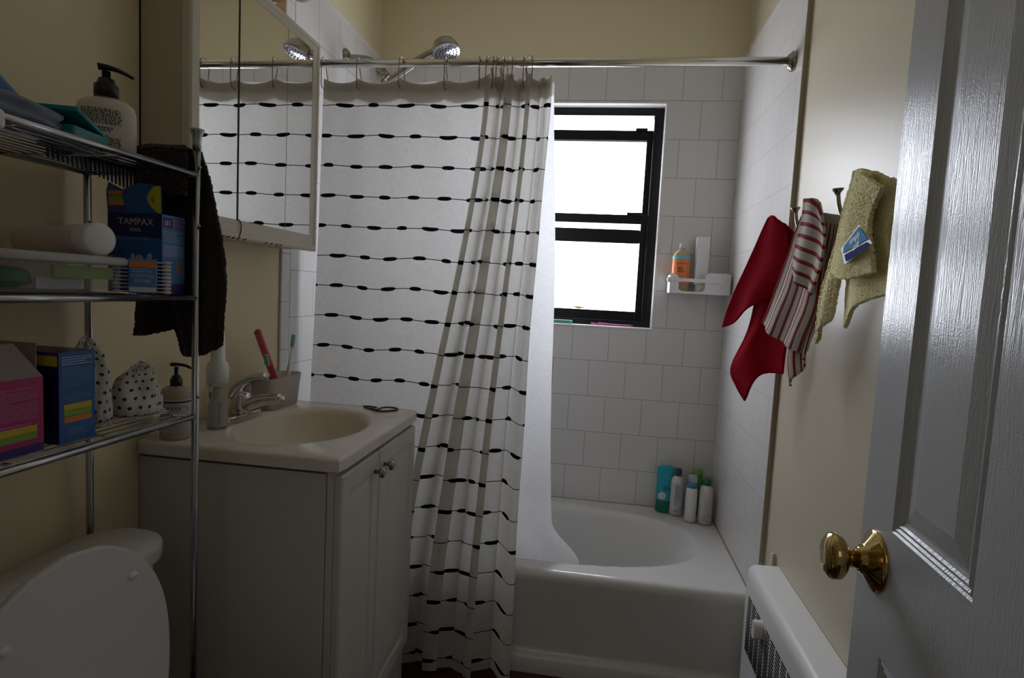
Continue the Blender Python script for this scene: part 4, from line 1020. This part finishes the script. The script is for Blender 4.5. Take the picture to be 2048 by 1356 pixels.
# ============================================================ CORNER CADDY
ca = thing('shower_caddy', 'white plastic suction shelf in the tiled corner right of the window', 'shelf', (.395, 2.41, 1.235))
cx0, cx1, cyf, cyb, cz = .277, .508, 2.372, 2.464, 1.243
obj('tray', bxo(cx0, cx1, cyf, cyb, cz-.006, cz), 'white', ca, bevel=.002)
def hoop():
    bm = BM()
    # front plate with rounded cut-out
    o = [(cx0, cz-.006), (cx1, cz-.006), (cx1, cz+.072), (cx1-.012, cz+.078), (.425, cz+.078), (.412, cz+.068), (.410, cz+.012), (.400, cz+.003), (.322, cz+.003), (.312, cz+.012), (.311, cz+.055), (.303, cz+.066), (.290, cz+.072), (cx0, cz+.072)]
    extr(bm, [(x, cyf, z) for x, z in o], (0, -.004, 0)); return bm
obj('front_plate', hoop(), 'white', ca, bevel=.0015)
bm = BM(); box(bm, cx0, cx0+.004, cyf, cyb, cz, cz+.065); box(bm, cx1-.004, cx1, cyf, cyb, cz, cz+.072); obj('side_plates', bm, 'white', ca, bevel=.001)
obj('rail', bxo(cx0-.002, .474, cyf-.0085, cyf-.0045, cz+.0395, cz+.0535), 'white', ca, bevel=.0015)
obj('suction_knob', lathe(BM(), [(.011, 0), (.011, .010), (.008, .012), (0, .012)], (cx0+.001, cyf-.010, cz+.046), (-.5, -1, 0), 18), 'white', ca, smooth=True)
obj('suction_cup', lathe(BM(), [(.012, 0), (.014, .012), (.024, .030), (.026, .034)], (.465, 2.428, cz+.060), (0, 1, 0), 24), 'white', ca, smooth=True)
c = (.322, 2.420); z0 = cz+.0005
ob = thing('shampoo_bottle', 'orange-labelled shampoo bottle standing in the white corner shelf', 'bottle', (*c, z0))
obj('bottle', lathe(BM(), [(.030, 0), (.0335, .004), (.034, .02), (.034, .135), (.031, .150), (.020, .164), (.013, .168), (.012, .172)], (*c, z0), (0, 0, 1), 36, 1, .75), 'amber', ob, smooth=True)
obj('label', lathe(BM(), [(.0342, .030), (.0346, .031), (.0346, .127), (.0342, .128)], (*c, z0), (0, 0, 1), 36, 1, .75), 'orangebottle', ob, smooth=True)
obj('label_band', lathe(BM(), [(.0344, .128), (.0348, .1285), (.0345, .141), (.0338, .142)], (*c, z0), (0, 0, 1), 36, 1, .75), 'cyanlabel', ob, smooth=True)
obj('cap', lathe(BM(), [(.012, .170), (.012, .190), (.010, .192), (0, .192)], (*c, z0), (0, 0, 1), 20), 'frost', ob, smooth=True)
text('lettering', 'SheaMoisture', .0075, 'inkblack', ob, W[ob].inverted() @ TL(c[0]-.0005, c[1]-.0266, z0+.111)); text('lettering', 'COCONUT', .0085, 'printw', ob, W[ob].inverted() @ TL(c[0], c[1]-.0268, z0+.131))
micro(ob, (-.016, -.0266, .098), (1, 0, 0), (0, 0, 1), .032, .022, 3, 'inkblack', seedv=52, th=.5)
c = (.402, 2.425)
wt = thing('razor_box', 'tall white squarish tube standing right of the orange bottle', 'tube', (*c, z0))
bm = BM(); extr(bm, [(c[0]-.026, c[1]-.018, z0+.030), (c[0]+.024, c[1]-.018, z0+.030), (c[0]+.028, c[1]+.018, z0+.030), (c[0]-.026, c[1]+.018, z0+.030)], (0, 0, .190)); obj('body', bm, 'white', wt, bevel=.004)
obj('cap', lathe(BM(), [(.019, 0), (.021, .003), (.021, .030), (0, .030)], (*c, z0), (0, 0, 1), 24), 'white', wt, smooth=True)
tag(obj('soap_bar', lathe(BM(), [(0, 0), (.013, .001), (.016, .008), (.012, .016), (0, .018)], (.452, 2.405, cz+.0005), (0, 0, 1), 18), 'amber', smooth=True), 'small cream soap piece behind the rail of the corner shelf', 'soap')

# ============================================================ TUB-LEDGE BOTTLES
z0 = RIM+.004
t1 = thing('coconut_tube', 'teal and green squeeze tube with a coconut picture, leftmost on the tub ledge', 'tube', (.324, 2.432, z0))
bm = BM(); rings = []
for z, rx_, ry_ in ((0, .031, .022), (.004, .033, .023), (.05, .033, .021), (.12, .033, .017), (.17, .035, .010), (.185, .034, .006), (.192, .022, .003)):
    rings.append([bm.verts.new((rx_*math.cos(2*PI*k/30), ry_*math.sin(2*PI*k/30), z)) for k in range(30)])
for i, (A_, B_) in enumerate(zip(rings, rings[1:])):
    for k in range(30):
        l = (k+1) % 30; f = bm.faces.new((A_[k], A_[l], B_[l], B_[k])); f.material_index = 1 if i < 2 else 0
bm.faces.new(rings[-1]); bm.faces.new(rings[0][::-1])
obj('tube', bm, ['tealt', 'greentube'] if 'greentube' in M else ['tealt', 'greencap'], t1, smooth=True, local=True)
obj('coconut_picture', lathe(BM(), [(.016, 0), (.015, .0012), (0, .002)], (-.012, -.0205, .070), (0, -1, 0), 24), 'bottlew', t1, local=True)
bm = BM()
for k in range(7): a = math.radians(20+k*22); extr(bm, [(.004*math.cos(a), -.0200, .094+.002*math.sin(a)), (.005+.016*math.cos(a), -.0185, .096+.016*math.sin(a)), (.006+.014*math.cos(a), -.0185, .096+.018*math.sin(a))], (0, -.0012, 0))
obj('palm_picture', bm, 'greencap', t1, local=True)
def bottle(name, c, prof, mt, cap, capm, lab, extra=None, seg=30):
    t = thing(name, lab, 'bottle', (*c, z0)); b = obj('bottle', lathe(BM(), prof, (*c, z0), (0, 0, 1), seg), mt, t, smooth=True)
    obj('cap', lathe(BM(), cap, (*c, z0), (0, 0, 1), 22), capm, t, smooth=True); return t, b
t2, _ = bottle('conditioner_bottle', (.372, 2.415), [(.024, 0), (.0265, .003), (.0265, .135), (.024, .148), (.014, .158), (.013, .162)], 'bottlew', [(.0135, .160), (.0135, .186), (.012, .189), (0, .189)], 'greycap', 'white bottle with a dark grey cap and grey label, second on the tub ledge')
micro(t2, (-.012, -.0268, .125), (1, 0, 0), (0, 0, 1), .024, .06, 12, 'inkgrey', seedv=41); quad(t2, 'label', (-.012, -.0266, .040), (1, 0, 0), (0, 0, 1), .026, .092, 'inkgreyl' if 'inkgreyl' in M else 'inksilver'); micro(t2, (-.012, -.0266, .030), (1, 0, 0), (0, 0, 1), .020, .014, 3, 'inkgrey', seedv=42)
t3, _ = bottle('mousse_bottle', (.419, 2.352), [(.020, 0), (.0225, .003), (.0225, .118), (.021, .130), (.0175, .136)], 'white', [(.0180, .156), (.0180, .180), (.0165, .186), (0, .187)], 'frost', 'slim white bottle with a blue neck band and clear cap on the tub ledge')
obj('neck_band', lathe(BM(), [(.0183, .136), (.0183, .157), (.010, .158), (.008, .175), (0, .176)], (.419, 2.352, z0), (0, 0, 1), 22), 'blueband' if 'blueband' in M else 'ltblue', t3, smooth=True)
t5, _ = bottle('shower_gel_bottle', (.452, 2.436), [(.022, 0), (.025, .003), (.025, .14), (.020, .158)], 'green', [(.020, .158), (.020, .182), (.017, .186), (0, .186)], 'greenp', 'bright green bottle half hidden behind the slim white one')
t4, _ = bottle('lotion_bottle', (.474, 2.345), [(.024, 0), (.0265, .003), (.0265, .130), (.0235, .145), (.014, .152), (.013, .155)], 'bottlew', [(.0140, .153), (.0140, .175), (.012, .178), (0, .178)], 'greencap', 'white bottle with a dark green cap in the corner of the tub ledge')
micro(t4, (-.010, -.0268, .105), (1, 0, 0), (0, 0, 1), .022, .050, 8, 'inkgrey', seedv=43, th=.2); micro(t4, (-.012, -.0268, .048), (1, 0, 0), (0, 0, 1), .024, .034, 6, 'inkgrey', seedv=44, th=.25)

# window sill things
tag(obj('hair_band', tube(BM(), [(-.02, 2.502, 1.0935), (.0, 2.488, 1.0925), (.05, 2.482, 1.0925), (.11, 2.482, 1.0925), (.15, 2.492, 1.0925), (.13, 2.510, 1.0925), (.07, 2.512, 1.0925), (.01, 2.51, 1.097)], .0035, 8, 6), 'magenta', smooth=True), 'thin magenta hair band lying on the black window ledge', 'hair band')
tag(obj('sponge', bxo(-.19, -.10, 2.478, 2.510, 1.0885, 1.102), 'sponge', bevel=.005), 'sea green sponge at the left of the window ledge', 'sponge')
tag(obj('orange_flower', lathe(BM(), [(0, 0), (.008, .003), (.018, .006), (.010, .009), (0, .010)], (-.078, 2.538, 1.152), (0, 0, 1), 14, 1.8, .22), 'leaf', smooth=True), 'small orange bloom at the bottom edge of the frosted pane', 'flower')

# ============================================================ RADIATOR COVER
rc = thing('radiator_cover', 'white metal radiator cover with slotted front along the right wall', 'radiator', (.49, 1.2, 0))
def radbody():
    bm = BM(); x1 = .526; prof = [(x1, .0), (.452, .0), (.447, .40), (.447, .478), (.449, .493), (.455, .503), (.465, .508), (x1, .510)]
    ya, yb2 = .70, 1.622; rows = []
    for y, s in ((ya, 0), (yb2-.02, 0), (yb2-.006, .004), (yb2, .014)):
        rows.append([bm.verts.new((x+s*(1 if x < x1-.001 else 0), y, z-(s if z > .4 else 0))) for x, z in prof])
    for A_, B_ in zip(rows, rows[1:]):
        for k in range(len(prof)-1): bm.faces.new((A_[k], A_[k+1], B_[k+1], B_[k]))
    bm.faces.new(rows[0]); bm.faces.new(rows[-1][::-1]); bmesh.ops.recalc_face_normals(bm, faces=bm.faces[:]); return bm
cov = obj('cover', radbody(), 'radwhite' if 'radwhite' in M else 'white', rc, smooth=False, bevel=.001)
bm = BM()
for i in range(20):
    for j in range(17):
        y1_ = 1.572-.040*i; z_ = .434-.0088*j
        if (y1_-.015-1.447)**2+(z_-.418)**2 < .021**2: continue
        box(bm, .4464, .4485, y1_-.031, y1_, z_-.0026, z_+.0026)
obj('grille', bm, 'gap', rc)
bm = BM(); pts = [(.447, 1.440+.0135*math.cos(t), .418+(.010 if math.sin(t) > 0 else -.010)+.0135*math.sin(t)) for t in [2*PI*k/28 for k in range(28)]]
extr(bm, pts, (-.022, 0, 0)); obj('control_knob', bm, 'white', rc, bevel=.002)
obj('pipe', tube(BM(), [(.520, 1.640, .02), (.520, 1.640, .53)], .006, 10), 'cream_r', rc, smooth=True)

# ============================================================ COAT HOOKS AND TOWELS
def hook(y, lab, dz=0):
    t = thing('coat_hook', lab, 'hook', (.527, y, 1.38), group='brushed nickel hooks on the right wall')
    obj('base', lathe(BM(), [(.019, 0), (.019, .003), (.016, .006), (.009, .010), (0, .011)], (.527, y, 1.375+dz), (-1, 0, 0), 22), 'nickel', t, smooth=True)
    u = obj('upper_prong', tube(BM(), [(.520, y, 1.375+dz), (.500, y, 1.368+dz), (.475, y, 1.380+dz), (.458, y, 1.405+dz), (.452, y, 1.437+dz)], lambda q: .0058-.0022*q, 12, 6), 'nickel', t, smooth=True)
    obj('tip', lathe(BM(), [(.0038, 0), (.0065, .006), (.0105, .010), (.011, .013), (0, .0135)], (.452, y, 1.430+dz), (-.1, 0, 1), 18), 'nickel', u, smooth=True)
    obj('lower_prong', tube(BM(), [(.520, y, 1.372+dz), (.512, y, 1.345+dz), (.496, y, 1.322+dz), (.478, y, 1.320+dz), (.468, y, 1.335+dz), (.466, y, 1.350+dz)], .0045, 12, 6), 'nickel', t, smooth=True)
hook(1.484, 'nickel hook farthest along the right wall, at the crimson towel')
hook(1.238, 'nickel hook between the striped and the pale yellow towel')
hook(1.018, dz=-.055, lab= 'nickel hook beside the door edge, partly under the yellow towel')
def onp(P0, d):
    nn = Vector((d[1], -d[0], 0)).normalized()
    return (lambda x, y, o=0: AP(x, y, Vector(P0)+nn*o, nn)), nn
# crimson
pr, nr = onp((.470, 1.57, 1.4), (-.42, .91))
towel('hand_towel', 'red', [
  ([pr(1540, 436), pr(1548, 431), pr(1556, 434)], [pr(1446, 655), pr(1470, 645), pr(1500, 618), pr(1545, 595)], [pr(1540, 436), pr(1515, 490), pr(1490, 545), pr(1464, 600), pr(1446, 655)], [pr(1556, 434), pr(1578, 470), pr(1576, 530), pr(1545, 595)], -.006, 1.0),
  ([pr(1546, 436), pr(1556, 440), pr(1566, 448)], [pr(1482, 802), pr(1500, 775), pr(1520, 748), pr(1563, 748)], [pr(1546, 436), pr(1515, 560), pr(1490, 660), pr(1456, 735), pr(1466, 772), pr(1482, 802)], [pr(1566, 448), pr(1590, 480), pr(1592, 580), pr(1572, 680), pr(1563, 748)], .006, 1.3)],
  'crimson terry hand towel hanging on the right wall, farthest of the three', nrm=nr, amp=.004, th=.005)
# striped
ps, ns = onp((.455, 1.36, 1.4), (-.20, .98))
towel('hand_towel', 'striped', [
  ([ps(1618, 402), ps(1630, 396), ps(1645, 404)], [ps(1524, 645), ps(1545, 668), ps(1572, 688), ps(1600, 706)], [ps(1618, 402), ps(1592, 470), ps(1560, 560), ps(1524, 645)], [ps(1645, 404), ps(1655, 480), ps(1640, 600), ps(1600, 706)], -.004, 2.0),
  ([ps(1622, 398), ps(1640, 400), ps(1658, 425)], [ps(1598, 558), ps(1615, 572), ps(1642, 592)], [ps(1622, 398), ps(1612, 460), ps(1596, 520), ps(1598, 558)], [ps(1658, 425), ps(1668, 480), ps(1660, 540), ps(1642, 592)], -.016, 1.5),
  ([ps(1640, 425), ps(1660, 428), ps(1682, 432)], [ps(1572, 772), ps(1590, 745), ps(1612, 700)], [ps(1640, 425), ps(1610, 560), ps(1566, 700), ps(1572, 772)], [ps(1682, 432), ps(1668, 520), ps(1640, 620), ps(1612, 700)], .008, 1.5)],
  'white hand towel with red stripes hanging between the crimson and yellow towels', nrm=ns, amp=.005, th=.005, uvs=[(.15, .26), (.13, .1, 1), (.12, .26)])
# yellow
py_, ny = onp((.440, 1.09, 1.4), (.03, 1.0))
yt = towel('hand_towel', 'yellow', [
  ([py_(1722, 342), py_(1738, 338), py_(1762, 345)], [py_(1638, 688), py_(1650, 668), py_(1672, 640)], [py_(1722, 342), py_(1700, 420), py_(1672, 520), py_(1648, 600), py_(1638, 688)], [py_(1762, 345), py_(1735, 440), py_(1695, 540), py_(1672, 640)], -.010, 1.0),
  ([py_(1745, 342), py_(1775, 355), py_(1812, 362)], [py_(1682, 656), py_(1705, 622), py_(1740, 598), py_(1788, 580)], [py_(1745, 342), py_(1720, 440), py_(1690, 560), py_(1682, 656)], [py_(1812, 362), py_(1796, 400), py_(1772, 470), py_(1782, 530), py_(1788, 580)], .002, 1.2),
  ([py_(1738, 345), py_(1755, 350), py_(1790, 375)], [py_(1686, 548), py_(1720, 560), py_(1768, 545)], [py_(1738, 345), py_(1716, 420), py_(1690, 500), py_(1686, 548)], [py_(1790, 375), py_(1762, 440), py_(1765, 500), py_(1768, 545)], -.018, .8)],
  'fluffy pale yellow hand towel with a blue tag, hanging nearest the open door', nrm=ny, amp=.004, th=.007, fuzz=.0015, nu=90, nv=110)
o_ = -.030
P4 = [py_(1682, 497, o_), py_(1718, 449, o_), py_(1744, 486, o_), py_(1689, 529, o_)]
bm = extr(BM(), P4, ny*.0012); tg = obj('tag', bm, 'tagwhite', yt); tg['label'] = 'blue and white paper tag'
bm = extr(BM(), [py_(1688, 492, o_-.001), py_(1718, 453, o_-.001), py_(1736, 478, o_-.001), py_(1686, 507, o_-.001)], -ny*.0004); obj('tag_panel', bm, 'tagblue', tg)
bm = extr(BM(), [py_(1689, 510, o_-.001), py_(1734, 484, o_-.001), py_(1740, 492, o_-.001), py_(1692, 523, o_-.001)], -ny*.0004); obj('tag_band', bm, 'tagnavy', tg)
xa = (P4[2]-P4[3]).normalized(); ya = (P4[1]-P4[0]).normalized(); za = xa.cross(ya).normalized(); ya = za.cross(xa)
def tagtext(s, size, px, py, mt='tagwhite'):
    m4 = Matrix.Identity(4); q = py_(px, py, o_-.002)
    for j in range(3): m4[j][0], m4[j][1], m4[j][2], m4[j][3] = xa[j], ya[j], za[j], q[j]
    text('lettering', s, size, mt, tg, W[tg].inverted() @ m4)
tagtext('simply', .0165, 1709, 482); tagtext('soft', .0165, 1712, 497)
# white adhesive hook
tag(obj('adhesive_hook', bxo(.518, .527, 1.115, 1.145, 1.31, 1.335), 'white', bevel=.003), 'small white adhesive hook on the wall right of the yellow towel', 'hook')
